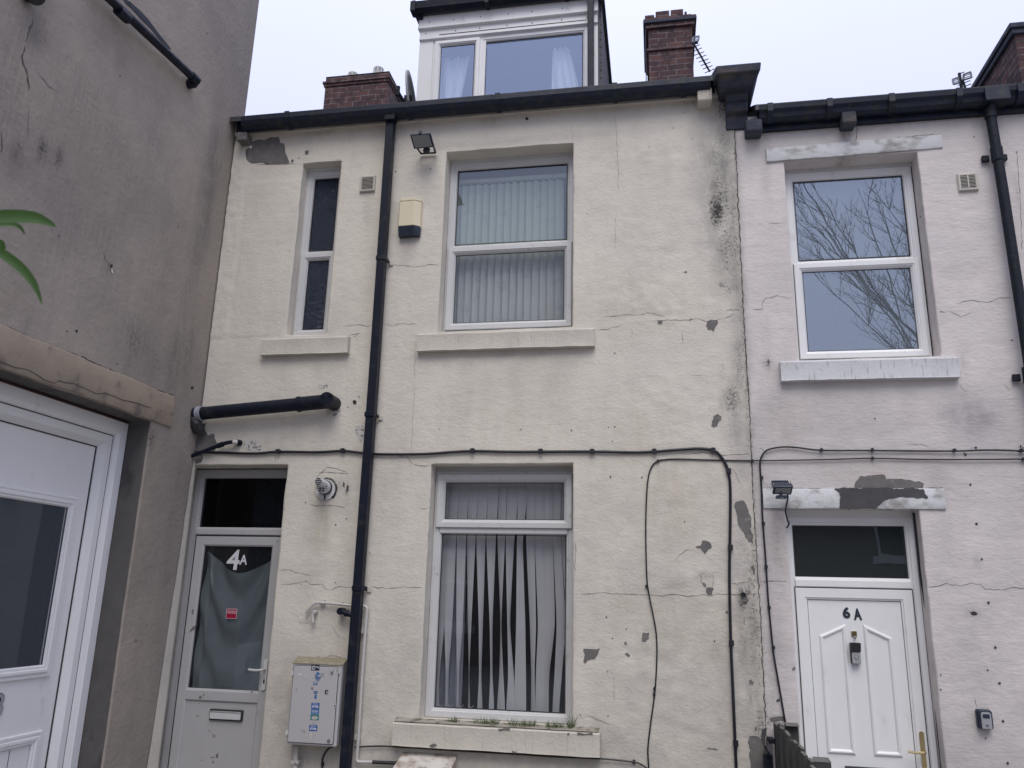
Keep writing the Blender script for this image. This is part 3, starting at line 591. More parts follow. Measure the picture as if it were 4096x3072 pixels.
# window sills
def sill(parent, x0, x1, z0, z1, yf, mat, name='sill', top=None, slope=.012):
    m = MB(); n = max(4, int((x1-x0)/.05)); vs = []; fs = []
    for k in range(n+1):
        x = x0+(x1-x0)*k/n; e = .004*float(fbm(x*9, z0*7, 3)); e2 = .005*float(fbm(x*11+4, z1*3, 3)); e3 = .004*float(fbm(x*13+9, z1, 3))
        vs += [(x, .01, z0-.004), (x, yf+e2, z0+e), (x, yf+.004+e2, z0+.012+e), (x, yf+e3, z1-.014+e3), (x, yf+.012, z1-.002+e3), (x, .16, z1+slope)]
    for k in range(n):
        for j in range(5): fs.append((k*6+j, k*6+j+1, (k+1)*6+j+1, (k+1)*6+j))
    fs += [tuple(range(5, -1, -1)), tuple(range(n*6, n*6+6))]; m.add(vs, fs)
    if top: m.add([(x0+.005, yf+.006, z1+.004), (x1-.005, yf+.006, z1+.004), (x1-.005, -.002, z1+.009+slope), (x0+.005, -.002, z1+.009+slope)], [(0, 1, 2, 3)], top)
    return m.build(name, mat, parent, smooth=True)
sill(A, -3.352, -2.556, 3.865, 4.014, -.055, M_SILL)
sill(A, -1.948, -.466, 3.86, 4.012, -.055, M_SILL)
sl_ = sill(A, -1.957, -.434, .822, .985, -.085, M_SILL, top=M_MOSS)
b = MB()
for l in ([(2307, 2929), (2320, 2930), (2340, 2934), (2372, 2932), (2368, 2940), (2330, 2942), (2310, 2938)], [(2268, 2934), (2276, 2929), (2278, 2938), (2270, 2940)], [(1716, 2984), (1740, 2974), (1748, 2984), (1728, 2992)], [(1990, 2915), (2040, 2913), (2040, 2921), (1996, 2922)], [(2048, 3003), (2068, 3005), (2066, 3012), (2050, 3010)]):
    b = MB(); b.poly([(x, -.0895, z) for x, z in rough_poly(pxz(l, -.088), .006)]); b.build('paint_chip', M_BARE, sl_)
# windows
def wn_room(parent, r, y, mat=None, depth=1.6): room(parent, r[0], r[1], r[2], r[3], y+.13, y+depth, mat)
r = (-3.155, -2.782, 4.05, 5.70); w1 = window(A, r, .115, 4.865, 'bottom', G_OBS, G_OBS, M_UPVC); wn_room(A, r, .12)
b = MB(); b.box(-3.155, -2.782, .10, .18, 5.70, 5.74); b.build('head_trim', M_UPVC, w1, bevel=.003)
r = (-1.788, -.65, 4.075, 5.705); w2 = window(A, r, .155, 4.865, 'bottom', G_UP, G_LOW, M_UPVC); wn_room(A, r, .16)
b = MB(); b.box(-1.788, -.65, .15, .22, 5.705, 5.745); b.build('head_trim', M_UPVC, w2, bevel=.003); b = MB(); b.box(-1.79, -.648, .12, .2, 4.03, 4.077); b.build('foot_trim', M_UPVC, w2, bevel=.003)
r = (-1.781, -.638, .998, 2.875); w3 = window(A, r, .145, 2.41, 'top', G_LOW, G_LOW, M_UPVC); wn_room(A, r, .15)
b = MB(); b.box(-1.781, -.638, .14, .2, 2.875, 2.92); b.build('head_trim', M_UPVCD, w3, bevel=.003)

# ---- door 4A : outer frame is the door part; leaf, panes, handle and so on are its pieces
def oblong(mb, x, z, w_, h_, y0, y1, m=None): mb.plate(rrect(x-w_/2, x+w_/2, z-h_/2, z+h_/2, min(w_, h_)*.499, 6), y0, y1, m)
r = (-3.955, -3.026, .03, 2.905); y = .18
b = MB(); b.ring(r, [(0, .26), (0, y), (.018, y-.006), (.045, y-.006), (.050, y+.010), (.062, y+.014), (.072, y+.034), (.072, y+.06)])
b.prism([(y+.06, 2.345), (y+.004, 2.345), (y-.004, 2.352), (y-.004, 2.392), (y+.022, 2.412), (y+.06, 2.412)], -3.89, -3.09)
door4 = b.build('door', M_UPVCD, A, label='grey white half glazed door numbered 4A with a teal blanket behind the glass')
pane((-3.955, -3.026, 2.34, 2.905), .070, y+.034, G_DARK, door4)
b = MB(); lr = (-3.882, -3.098, .05, 2.336)
b.ring(lr, [(0, y+.045), (0, y+.004), (.006, y-.002), (.070, y-.002), (.082, y+.006), (.084, y+.02)])
b.prism([(y+.045, 1.025), (y+.004, 1.025), (y-.002, 1.033), (y-.002, 1.10), (y+.010, 1.118), (y+.045, 1.118)], -3.81, -3.17)
leaf = b.build('door_leaf', M_UPVCD, door4)
b = MB(); b.box(-3.81, -3.17, y+.012, y+.03, .05, 1.03); b.build('lower_panel', M_UPVCD, door4)
b = MB(); b.poly([(-3.805, y+.022, 1.11), (-3.175, y+.022, 1.11), (-3.175, y+.022, 2.26), (-3.805, y+.022, 2.26)]); b.build('pane', G_LOW, door4, fix=False)
b = MB(); b.ring((-3.800, -3.180, 1.116, 2.254), [(-.004, y+.018), (.004, y+.018), (.004, y+.024)]); b.ring(lr, [(-.005, y-.001), (.0, y-.001), (.0, y+.01)]); b.ring((-3.81, -3.17, .0, 1.026), [(-.002, y+.009), (.003, y+.009), (.003, y+.014)]); b.build('seal', M_GASK, door4)
b = MB(); b.plate(rrect(-3.575, -3.288, .885, .969, .006, 2), y-.004, y+.014, M_GASK); b.plate(rrect(-3.567, -3.303, .897, .955, .004, 2), y-.012, y-.002, M_UPVC); b.box(-3.567, -3.303, y-.016, y-.006, .948, .953, M_CHROME); b.build('letterbox', M_UPVC, door4, bevel=.002)
b = MB(); c = PY(1042, 2670, .15)
oblong(b, -3.128, 1.245, .034, .235, y-.016, y-.002); b.tube(smooth_path([(-3.128, y-.014, 1.285), (-3.130, y-.060, 1.285), (-3.150, y-.066, 1.283), (-3.20, y-.066, 1.281), (-3.245, y-.064, 1.284)], 4), .0095, 8); b.build('handle', M_UPVC, door4, smooth=True)
b = MB(); oblong(b, -3.128, 1.195, .012, .034, y-.019, y-.015); b.build('keyhole', M_HOLE, door4)
for l in ([(768, 2440), (776, 2436), (774, 2458), (768, 2455)], [(757, 2530), (770, 2508), (786, 2500), (783, 2512), (768, 2524)], [(795, 2787), (805, 2782), (808, 2790), (800, 2796)], [(1000, 2768), (1014, 2764), (1010, 2770)]): b = MB(); b.poly([(q.x, y-.0035, q.z) for q in [PY(*t, y) for t in l]]); b.build('scuff_mark', M_BARE, door4, fix=False)
for l in ([(862, 3020), (872, 3012), (874, 3028), (864, 3034)], [(850, 3045), (856, 3042), (855, 3054), (848, 3052)], [(838, 3030), (860, 3032), (852, 3026)]): b = MB(); b.poly([(q.x, y+.0105, q.z) for q in [PY(*t, y+.01) for t in l]]); b.build('scuff_mark', M_BARE, door4, fix=False)
def rect_px(l, Y): q = [PY(*t, Y) for t in l]; return (q[0].x, q[1].x, q[1].z, q[0].z)
text_mesh('4', rect_px([(913, 2198), (955, 2280)], y+.02), y+.020, M_WHITE, 'house_number', door4, skew=.04, bold=.02)
text_mesh('A', rect_px([(961, 2219), (987.5, 2259)], y+.02), y+.020, M_WHITE, 'house_letter', door4, skew=.02, bold=.02)
q = rect_px([(908, 2436), (944, 2474)], y+.02)
b = MB(); b.plate([(q[0]-.003, q[2]-.003), (q[1]+.003, q[2]-.003), (q[1]+.003, q[3]+.003), (q[0]-.003, q[3]+.003)], y+.0195, y+.0212); st = b.build('sticker', M_WHITE, door4)
b = MB(); b.plate([(q[0], q[2]), (q[1], q[2]), (q[1], q[3]), (q[0], q[3])], y+.0188, y+.0200, M_RED); b.build('sticker_print', M_RED, door4)
hh = q[3]-q[2]; ww = q[1]-q[0]
text_mesh('NEVERMIND', (q[0]+ww*.06, q[1]-ww*.06, q[2]+hh*.72, q[2]+hh*.83), y+.0182, M_WHITE, 'sticker_text', door4, bold=.01)
text_mesh('THE DOG', (q[0]+ww*.06, q[1]-ww*.06, q[2]+hh*.52, q[2]+hh*.68), y+.0182, M_WHITE, 'sticker_text', door4, bold=.01)
text_mesh('BEWARE OF\nTHE KIDS', (q[0]+ww*.10, q[1]-ww*.10, q[2]+hh*.16, q[2]+hh*.42), y+.0182, M_DKRED, 'sticker_text', door4, bold=.005)
room(A, -3.955, -3.026, .1, 2.9, .33, 2.2)

# ---- chimneys
def chimney(parent, x0, x1, y0, y1, zb, zt, steps, name='chimney'):
    m = MB(); m.box(x0, x1, y0, y1, zb, zt)
    for za, zb_, o in steps:
        if o > 0: m.box(x0-o, x1+o, y0-o, y1+o, za, zb_)
    return m.build(name, M_BRICK, parent, bevel=.008)
ch = chimney(A, -4.86, -3.85, 3.8, 5.0, 6.0, 9.53, [(9.40, 9.44, .035), (9.355, 9.402, .018)])
b = MB(); b.add([(-4.86, 3.79, 9.53), (-3.84, 3.79, 9.53), (-3.84, 5.0, 9.53), (-4.86, 5.0, 9.53), (-4.74, 3.95, 9.60), (-3.95, 3.95, 9.63), (-3.95, 4.85, 9.63), (-4.74, 4.85, 9.60)], [(4, 5, 6, 7), (0, 1, 5, 4), (1, 2, 6, 5), (2, 3, 7, 6), (3, 0, 4, 7)]); b.build('flaunching', M_MOSS, ch)
b = MB(); b.box(-4.87, -3.835, 3.785, 5.01, 9.398, 9.445); b.build('oversailing_course', M_STONE, ch, bevel=.006)
def cowl(parent, x, yy, z, rr_):
    m = MB(); m.tube([(x, yy, z-.1), (x, yy, z+.005)], rr_*.98, 12); m.tube([(x, yy, z+.085), (x, yy, z+.10), (x, yy, z+.12), (x, yy, z+.130)], [rr_*1.08, rr_*1.0, rr_*.7, rr_*.2], 12)
    for k in range(3): m.tube([(x, yy, z+.016+k*.026), (x, yy, z+.028+k*.026)], rr_, 12)
    for k in range(8):
        a = 2*math.pi*k/8+.2; m.tube([(x+rr_*.95*math.cos(a), yy+rr_*.95*math.sin(a), z-.01), (x+rr_*.95*math.cos(a), yy+rr_*.95*math.sin(a), z+.1)], .010, 5)
    m.tube([(x, yy, z-.01), (x, yy, z+.09)], rr_*.8, 12, M_GASK); m.build('flue_cowl', M_UPVC, parent)
cowl(ch, -4.50, 3.98, 9.585, .075); cowl(ch, -4.09, 3.98, 9.635, .075)
ch2 = chimney(A, .02, .625, 3.6, 4.6, 6.0, 9.86, [(9.73, 9.80, .06), (9.66, 9.73, .035), (9.30, 9.345, .022)])
b = MB()
for k, (xa, xb, zt) in enumerate([(-.02, .12, 9.875), (.13, .33, 9.93), (.34, .52, 9.94), (.53, .57, 9.90), (.57, .68, 9.85)]): b.box(xa, xb-.008, 3.56+.01*k, 4.5, 9.80, zt)
b.build('loose_brick_course', M_BRICK, ch2, bevel=.01)
b = MB(); b.box(-.045, .69, 3.535, 4.66, 9.728, 9.775); b.box(-.025, -.012, 3.57, 3.60, 8.5, 9.66); b.build('oversailing_course', M_STONE, ch2, bevel=.006)

# ---- dormer
yd = .8; dm = MB()
dm.box(-2.375, -2.225, yd, yd+.05, 6.55, 7.60); dm.box(-.575, -.49, yd, yd+.05, 6.55, 7.60)
dm.box(-2.36, -.50, yd-.002, yd+.06, 7.57, 7.66); 
dorm = dm.build('dormer', M_UPVCN, A, bevel=.003)
b = MB(); b.prism([(yd+.05, 7.70), (yd-.03, 7.70), (yd-.045, 7.705), (yd-.045, 7.725), (yd-.03, 7.73), (yd-.03, 7.86), (yd+.05, 7.86)], -2.39, -.485)
b.prism([(yd+.05, 7.575), (yd-.012, 7.575), (yd-.022, 7.580), (yd-.022, 7.60), (yd-.012, 7.605), (yd-.012, 7.70), (yd+.05, 7.70)], -2.375, -.49); b.build('fascia_board', M_UPVCN, dorm)
b = MB(); b.box(-2.36, -2.33, yd+.05, 3.4, 6.4, 7.86); b.build('cheek', M_SLATE, dorm); b = MB(); b.box(-.505, -.47, yd+.02, 3.4, 6.4, 7.86)
for k in range(16): b.box(-.472, -.452, yd+.03, 3.4, 6.42+k*.09, 6.50+k*.09)
b.build('cheek', M_SLATE, dorm)
b = MB(); b.box(-2.43, -.42, yd-.08, 3.6, 7.86, 7.90); b.build('flat_roof', M_SLATE, dorm)
b = MB(); b.box(-2.16, -.6, yd-.013, yd-.006, 7.62, 7.63)
for k in range(7):
    for zz, yy_ in ((7.78, yd-.031), (7.655, yd-.013)): cyl_y(b, (-2.28+k*.28+random.uniform(-.03, .03), zz), .006, yy_-.004, yy_, 6, M_HOLE)
b.build('fixing_nail', M_HOLE, dorm)
gutter_d = MB(); yb = yd-.035; gutter_d.prism([(yb, 7.965), (yb, 7.862), (yb-.05, 7.858), (yb-.10, 7.885), (yb-.112, 7.965), (yb-.105, 7.965), (yb-.095, 7.89), (yb-.05, 7.865), (yb-.006, 7.868), (yb-.006, 7.965)], -2.45, -.40)
for x in (-2.42, -1.63, -.80, -.42): gutter_d.box(x-.02, x+.02, yb-.118, yb+.004, 7.853, 7.972)
gutter_d.box(-2.455, -2.445, yb-.114, yb, 7.855, 7.97)
gutter_d.box(-2.40, -2.34, yb-.02, yb+.02, 7.82, 7.86); gutter_d.build('gutter', M_BLACK, dorm)
b = MB(); b.box(-.585, -.522, yd-.115, yd-.055, 6.30, 7.86); b.build('downpipe', M_BLACK, dorm, bevel=.008)
r = (-2.225, -.575, 6.56, 7.575); b = MB(); b.ring(r, [(a, c_+yd+.012) for a, c_ in FIX]); b.box(-1.735, -1.685, yd+.004, yd+.07, 6.6, 7.53); fr = b.build('window', M_UPVCN, dorm)
rl = (-2.200, -1.715, 6.58, 7.553); b = MB(); frame_at(rl, [(a*.9, c_) for a, c_ in SASH], yd+.008, b); gasket(b, rl, .060, yd+.018); b.build('sash', M_UPVCN, dorm); pane(rl, .058, yd+.02, G_DORM, dorm)
b = MB(); gasket(b, (-1.75, -.575, 6.56, 7.575), .070, yd+.03); b.box(-1.685, -1.655, yd+.012, yd+.03, 6.6, 7.52, M_UPVCN); b.build('seal', M_GASK, dorm)
pane((-1.72, -.575, 6.56, 7.575), .065, yd+.04, G_DORM, dorm)
room(dorm, -2.0, -.8, 6.7, 7.35, yd+.45, yd+2.0, M_ROOMB)

# ---- kneeler stone and coping on the party wall
kb = MB(); x0, x1 = .642, .822
kb.prism([(.12, 5.74), (-.012, 5.74), (-.02, 5.86), (-.06, 5.88), (-.075, 5.93), (-.065, 5.955), (-.10, 5.965), (-.125, 6.0), (-.13, 6.05), (-.15, 6.10), (-.19, 6.14), (-.19, 6.17), (.4, 6.30), (.4, 5.9), (.12, 5.9)], x0, x1)
kb.hexa([(.60, -.20, 6.02), (.86, -.20, 6.02), (.90, -.28, 6.10), (.57, -.28, 6.10), (.60, .3, 6.02), (.86, .3, 6.02), (.90, .5, 6.2), (.57, .5, 6.2)])
kb.hexa([(.555, -.30, 6.085), (.905, -.30, 6.085), (.915, -.31, 6.155), (.555, -.31, 6.155), (.53, .2, 6.18), (.88, .2, 6.18), (.88, .22, 6.40), (.53, .22, 6.40)])
kneel = kb.build('kneeler_stone', M_STONE, A, bevel=.010)
b = MB(); b.prism([(.15, 6.20), (.15, 6.38), (3.95, 6.38+3.8*rs), (3.95, 6.2+3.8*rs)], .55, .87); b.build('coping_stone', M_STONE, A, bevel=.01)
b = MB(); b.box(.41, .53, -.13, .02, 5.965, 6.085); b.build('corbel', M_SILL, A, bevel=.012)
b = MB(); b.box(-3.80, -3.70, -.11, .02, 5.955, 6.045); b.build('corbel', M_BARE, A, bevel=.012)
b = MB(); b.poly([(x, -.004, z) for x, z in pxz([(2932, 445), (2986, 440), (2984, 500), (2940, 498)], 0)]); 
b.build('wall_end_stone', M_STONE, A)
#@@PART3
# ================================================================== HOUSE 6A
B = thing('terraced_house', 'pinkish white rendered terraced house on the right with white door 6A', 'house', (2.6, 0, 0), group='terraced houses')
XB1 = 4.9
opB = [dict(x0=1.09, x1=2.115, z0=3.71, z1=5.42, d=.17), dict(x0=.934, x1=1.845, z0=.02, z1=2.575, d=.155)]
def hB(X, Z):
    h = .007*fbm(X*.9+4, Z*.9, 3)+.004*fbm(X*2.2, Z*5+8, 3)+.0018*fbm(X*6, Z*11, 3)
    h = h+.006*blob_field([ell(3830, 1000, 250, 400, 1), ell(3950, 1500, 200, 400, .8)], X, Z)*fbm(X*3, Z*9, 3)
    return h-.004
mouldB = [ell(3970, 1680, 40, 34, .20), ell(3860, 1650, 60, 40, .16), ell(3090, 2010, 22, 40, .42), ell(3380, 545, 18, 40, .55), ell(3372, 640, 8, 40, 1.0), ell(3078, 2700, 10, 300, .4), ell(3085, 2880, 30, 20, .7), ell(3065, 700, 20, 200, .22), ell(4070, 770, 14, 70, .4), ell(3890, 2452, 34, 14, .55), ell(3070, 1450, 14, 30, .8), ell(3850, 1450, 16, 60, .35), ell(3910, 2250, 12, 30, .35), ell(3070, 2300, 16, 500, .26)]
greyB = [ell(3800, 3150, 900, 240, .35), ell(3300, 1640, 40, 150, .25), ell(3640, 1640, 40, 140, .22), ell(3885, 1670, 110, 85, .62), ell(3110, 2150, 34, 130, .75), ell(3400, 1700, 420, 60, .25), ell(3110, 2500, 40, 300, .3), ell(3110, 1620, 60, 100, .3), ell(3150, 1480, 20, 60, .5), ell(3900, 2600, 110, 160, .32), ell(3750, 1950, 50, 90, .3), ell(3480, 520, 380, 24, .35), ell(3340, 1650, 160, 70, .2), ell(3780, 2250, 60, 200, .18)]  # grey stains; the first, widest blob greys this wall towards its foot
warmB = [ell(3150, 1700, 70, 100, .35), ell(3390, 620, 40, 50, .5), ell(3480, 1900, 200, 60, .25), ell(3110, 2140, 40, 100, .5), ell(3480, 470, 400, 20, .3)]
def pB(X, Z):
    r = blob_field(mouldB, X, Z); r = np.maximum(r, .45*np.exp(-((X-XP)/.03)**2)); return r, blob_field(greyB, X, Z), blob_field(warmB, X, Z)
CRB = [[(3697, 2339), (3720, 2347), (3766, 2341), (3785, 2333), (3841, 2343), (3887, 2333), (3924, 2343), (3942, 2357), (4021, 2360), (4044, 2351), (4110, 2354)], [(3845, 1268), (3884, 1252)],
    [(3827, 1217), (3868, 1203), (3905, 1202), (3952, 1210), (3998, 1190), (4049, 1190)], [(3628, 1773), (3660, 1778), (3688, 1777), (3720, 1786)], [(3072, 891), (3114, 893), (3146, 889)],
    [(3074, 592), (3257, 581), (3424, 565), (3549, 555), (3764, 535), (3770, 588)], [(4067, 606), (4079, 768), (4085, 900), (4088, 1000)], [(3006, 1238), (3049, 1237), (3053, 1203), (3062, 1192), (3109, 1182), (3137, 1187), (3169, 1194)],
    [(3028, 2326), (3072, 2326), (3116, 2325), (3165, 2327)], [(3050, 1950), (3130, 1953), (3300, 1955)], [(3697, 1950), (3771, 1952), (3785, 2029)], [(3050, 2032), (3110, 2036), (3140, 2044)], [(4020, 1540), (4040, 1560)], [(3843, 1536), (3846, 1555), (3870, 1570)],
    [(3155, 2890), (3165, 2930), (3166, 2960)], [(3876, 1800), (3900, 1788)], [(3840, 1485), (3846, 1520)], [(3070, 1935), (3066, 1960)], [(3750, 3020), (3762, 3010)], [(3900, 2790), (3908, 2830)], [(3035, 1790), (3072, 1816)]]
crB = [(pxz(c), .0045, M_CRACK_SHADE) for c in CRB]+[(pxz([(3743, 1245), (3778, 1249)]), .013, M_CRACK_SHADE), (pxz([(3778, 1249), (3799, 1240), (3817, 1253), (3845, 1268)]), .006, M_CRACK_SHADE), (pxz([(3428, 505), (3428, 537), (3421, 566)]), .010, M_CRACK_SHADE)]
patB = [pp([(3438, 1913), (3438, 1906), (3479, 1903), (3512, 1899), (3540, 1901), (3546, 1912), (3535, 1920), (3595, 1916), (3641, 1920), (3674, 1926), (3697, 1936), (3692, 1953), (3560, 1953), (3419, 1953), (3422, 1930)], M_BARE, .008, .0022),
        pp([(3880, 2450), (3892, 2446), (3912, 2454), (3908, 2460), (3886, 2459)], M_HOLE), pp([(3105, 2800), (3118, 2795), (3120, 2804), (3106, 2808)], M_BARED), pp([(3170, 2672), (3180, 2666), (3181, 2680), (3172, 2683)], M_BARE), pp([(3080, 2872), (3136, 2868), (3137, 2884), (3082, 2886)], M_BARE, .008)]
rr = random.Random(9)
nails = [(3905, 1790), (3863, 1818), (3882, 1938), (3906, 2095), (3927, 2236), (3954, 2411), (3981, 2590), (3998, 2733), (4013, 2885), (4031, 3052), (4083, 1785), (3896, 546), (4067, 608), (3681, 866), (4048, 1360), (3500, 1673), (3072+690, 2700), (3762, 2758), (3943, 2953), (3858, 1812), (4092, 1790), (3950, 2680)]
for k_, (hx, hy) in enumerate(nails):
    p = PY(hx, hy); k = .0095 if k_ < 11 else .006
    patB.append(([(p.x+k*math.cos(a)*rr.uniform(.6, 1.2), p.z+k*math.sin(a)*rr.uniform(.7, 1.2)) for a in [q*math.pi/3 for q in range(6)]], M_HOLE, .004))
wall('wall', B, XP, XB1, .02, 5.86, opB, M_B, hB, pB, patches=patB, cracks=crB, step=.026)
b = MB(); b.box(XP+.02, XB1, 7.6, 7.8, 0, 5.7); b.box(XB1-.02, XB1, .02, 7.6, 0, 5.8); b.build('rear_wall', M_BRICK, B)
b = MB(); b.box(.90, XB1, -.035, .02, 5.695, 5.87); b.build('fascia_board', M_BLACKG, B)
gB = gutter(B, .90, XB1, -.045, 5.742, M_BLACKG, [.985, 1.45, 1.92, 2.42, 2.86, 3.4, 3.9], depth=.115, h=.112, ogee=True)
b = MB(); b.box(2.60, 2.78, -.168, -.04, 5.735, 5.862); b.build('gutter_outlet', M_BLACKG, gB, bevel=.006)
for x, z, s_ in ((.855, 5.705, .065), (1.597, 5.715, .055)):
    b = MB(); b.prism([(.02, z-.06), (-.105, z-.07), (-.125, z-.05), (-.125, z+.03), (-.11, z+.06), (.02, z+.06)], x-s_, x+s_); b.build('corbel', M_STONE, B, bevel=.012)
b = MB(); b.prism([(-.15, 5.87), (3.9, 5.87+4.05*.60), (8.0, 5.87), (8.0, 5.82), (3.9, 5.80+4.05*.60), (-.15, 5.82)], .87, XB1); roofB = b.build('roof', M_SLATE, B)
b = MB(); b.tube([(.87, 3.9, 5.89+4.05*.60), (XB1, 3.9, 5.89+4.05*.60)], .09, 8); b.build('ridge_tile', M_STONE, roofB, smooth=True)
ch3 = chimney(B, 4.16, 5.1, 2.54, 3.85, 5.9, 8.34, [(8.30, 8.345, .03), (8.06, 8.10, .0)])
b = MB(); b.box(4.10, 5.16, 2.48, 3.92, 8.335, 8.40); b.box(4.125, 5.13, 2.505, 3.89, 8.27, 8.337); b.build('oversailing_course', M_STONE, ch3, bevel=.01)
b = MB(); vs = []
for k in range(9): vs += [(4.0+.1*k if k < 2 else 4.0+.12*k, 2.50, 7.45), (4.0+.1*k if k < 2 else 4.0+.12*k, 2.52, 7.555+.022*math.sin(k*2.1)+.006*k)]
b.add(vs, [(2*k, 2*k+2, 2*k+3, 2*k+1) for k in range(8)]); b.build('flashing', M_LEAD, ch3)
# lintels and sills, bedded 6-10 mm proud of the render
def lintel(parent, x0, x1, z0, z1, yf, mat, tilt=0, patch=None):
    m = MB(); n = int((x1-x0)/.05); vs = []; fs = []
    for k in range(n+1):
        x = x0+(x1-x0)*k/n; a = .006*float(fbm(x*7, z0*3, 3)); c = .006*float(fbm(x*7+5, z1*3, 3)); t = tilt*(x-x0)/(x1-x0)
        vs += [(x, .1, z0+t), (x, yf+.002, z0+a+t), (x, yf-.001, z0+.012+a+t), (x, yf, z1-.012+c+t), (x, yf+.008, z1+c+t), (x, .02, z1+t)]
    for k in range(n):
        for j in range(5): fs.append((k*6+j, k*6+j+1, (k+1)*6+j+1, (k+1)*6+j))
    fs += [tuple(range(5, -1, -1)), tuple(range(n*6, n*6+6))]; m.add(vs, fs)
    if patch:
        for l, pm in patch: m.poly([(x, yf-.004, z) for x, z in rough_poly(pxz(l), .010, 3)], pm)
    return m.build('lintel', mat, parent, smooth=True)
lintel(B, .955, 2.305, 5.422, 5.545, -.010, M_LINB, .018)
lintel(B, .775, 2.025, 2.575, 2.720, -.010, M_LINB, .0, [([(3334, 1957), (3419, 1954), (3475, 1953), (3507, 1953), (3558, 1953), (3628, 1953), (3669, 1955), (3692, 1957), (3711, 1992), (3660, 1992), (3563, 1994), (3535, 2004), (3516, 2022), (3491, 2036), (3430, 2037), (3359, 2037), (3361, 1990), (3355, 1971)], M_BARED)])
sill(B, .952, 2.212, 3.535, 3.692, -.055, M_SILLB)
r = (1.112, 2.105, 3.735, 5.385)
w4 = window(B, r, .16, 4.565, 'bottom', G_SKY, G_SKY, M_UPVCN); room(B, 1.112, 2.105, 3.735, 5.385, .3, 2.2)
b = MB(); b.box(1.09, 2.115, .155, .2, 5.385, 5.425); b.build('head_trim', M_UPVC, w4, bevel=.003); b = MB(); b.box(1.09, 2.115, .13, .2, 3.705, 3.737); b.build('foot_trim', M_UPVC, w4, bevel=.003)
# ---- door 6A
y = .145; r = (.930, 1.842, .03, 2.53)
b = MB(); b.ring(r, [(0, .22), (0, y), (.004, y-.004), (.040, y-.004), (.046, y+.006), (.056, y+.010), (.066, y+.026), (.066, y+.05)])
b.prism([(y+.05, 2.020), (y+.002, 2.020), (y-.004, 2.026), (y-.004, 2.068), (y+.02, 2.092), (y+.05, 2.092)], .99, 1.785); b.box(.93, 1.845, y-.002, y+.05, 2.53, 2.58)
door6 = b.build('door', M_UPVCN, B, label='white panelled door numbered 6A with brass handle and doorbell camera')
pane((.930, 1.842, 2.026, 2.53), .062, y+.028, G_FANB, door6)
lr = (.984, 1.788, .05, 2.014); b = MB()
b.ring(lr, [(0, y+.045), (0, y+.006), (.005, y+.0), (.066, y+.0), (.072, y+.008), (.080, y+.010), (.084, y+.022)]); b.build('door_leaf', M_UPVCN, door6)
b = MB(); b.box(1.05, 1.72, y+.018, y+.03, .08, 1.95); b.build('door_panel', M_UPVCN, door6)
b = MB(); b.ring(lr, [(-.005, y+.003), (.0005, y+.002), (.0005, y+.01)]); b.ring((.984, 1.788, .05, 2.014), [(.082, y+.0165), (.085, y+.0165), (.085, y+.018)]); gasket(b, (.930, 1.842, 2.026, 2.53), .064, y+.024); b.build('seal', M_GASK, door6)
def inset(poly, d):
    n = len(poly); out = []
    for i in range(n):
        p0, p1, p2 = Vector(poly[i-1]), Vector(poly[i]), Vector(poly[(i+1) % n]); a = (p1-p0).normalized(); c = (p2-p1).normalized()
        n1 = Vector((-a.y, a.x)); n2 = Vector((-c.y, c.x)); bis = (n1+n2); bis = bis/(bis.length_squared/2) if bis.length_squared > 1e-6 else n1
        out.append(tuple(p1+bis*d))
    return out
def poly_ring(mb, poly, prof, m=None):
    n = len(poly); vs = []
    for o, yy_ in prof: vs += [(x, yy_, z) for x, z in inset(poly, o)]
    mb.add(vs, [(i*n+k, i*n+(k+1) % n, (i+1)*n+(k+1) % n, (i+1)*n+k) for i in range(len(prof)-1) for k in range(n)], m)
MPROF = [(0, .018), (.004, .010), (.012, .005), (.020, .006), (.026, .011), (.032, .020)]
for l in ([(1.132, .896), (1.320, .896), (1.320, 1.767), (1.132, 1.680)], [(1.437, .896), (1.625, .896), (1.625, 1.680), (1.437, 1.767)]):
    b = MB(); poly_ring(b, l, [(o, y+c_) for o, c_ in MPROF]); b.build('moulding', M_UPVCN, door6)
def px_text(body, l, Y, mat, name, parent, **k): text_mesh(body, rect_px(l, Y), Y, mat, name, parent, **k)
px_text('6', [(3368.5, 2427), (3402.5, 2474)], y+.014, M_NAVY, 'house_number', door6, skew=-.03, bold=.045)
px_text('A', [(3412, 2433), (3449, 2480.5)], y+.014, M_NAVY, 'house_letter', door6, skew=-.03, bold=.045)
b = MB(); oblong(b, 1.752, .955, .030, .235, y-.010, y+.001); b.tube(smooth_path([(1.752, y-.008, .945), (1.750, y-.055, .944), (1.735, y-.062, .943), (1.69, y-.063, .942), (1.640, y-.060, .946)], 4), [.010]*9+[.0085]*8, 8); b.build('handle', M_BRASS, door6, smooth=True)
b = MB(); c = PY(3416, 2535, y+.015); b.plate(rrect(c.x-.018, c.x+.018, c.z-.017, c.z+.018, .003, 2), y+.008, y+.018); b.tube([(c.x+.003, y+.008, c.z-.018), (c.x+.003, y-.004, c.z-.030)], .006, 8, M_CHROME); b.build('door_viewer', M_BRASS, door6)
b = MB(); q = PY(3380, 3064, y+.01); q2 = PY(3545, 3070, y+.01); b.plate(rrect(q.x, q2.x, q.z-.10, q.z, .006, 2), y+.0, y+.018, M_GASK); b.plate(rrect(q.x+.008, q2.x-.012, q.z-.09, q.z-.012, .004, 2), y-.008, y+.002, M_UPVCN); b.build('letterbox', M_UPVC, door6)
room(B, .96, 1.83, .1, 2.5, .24, 2.0)

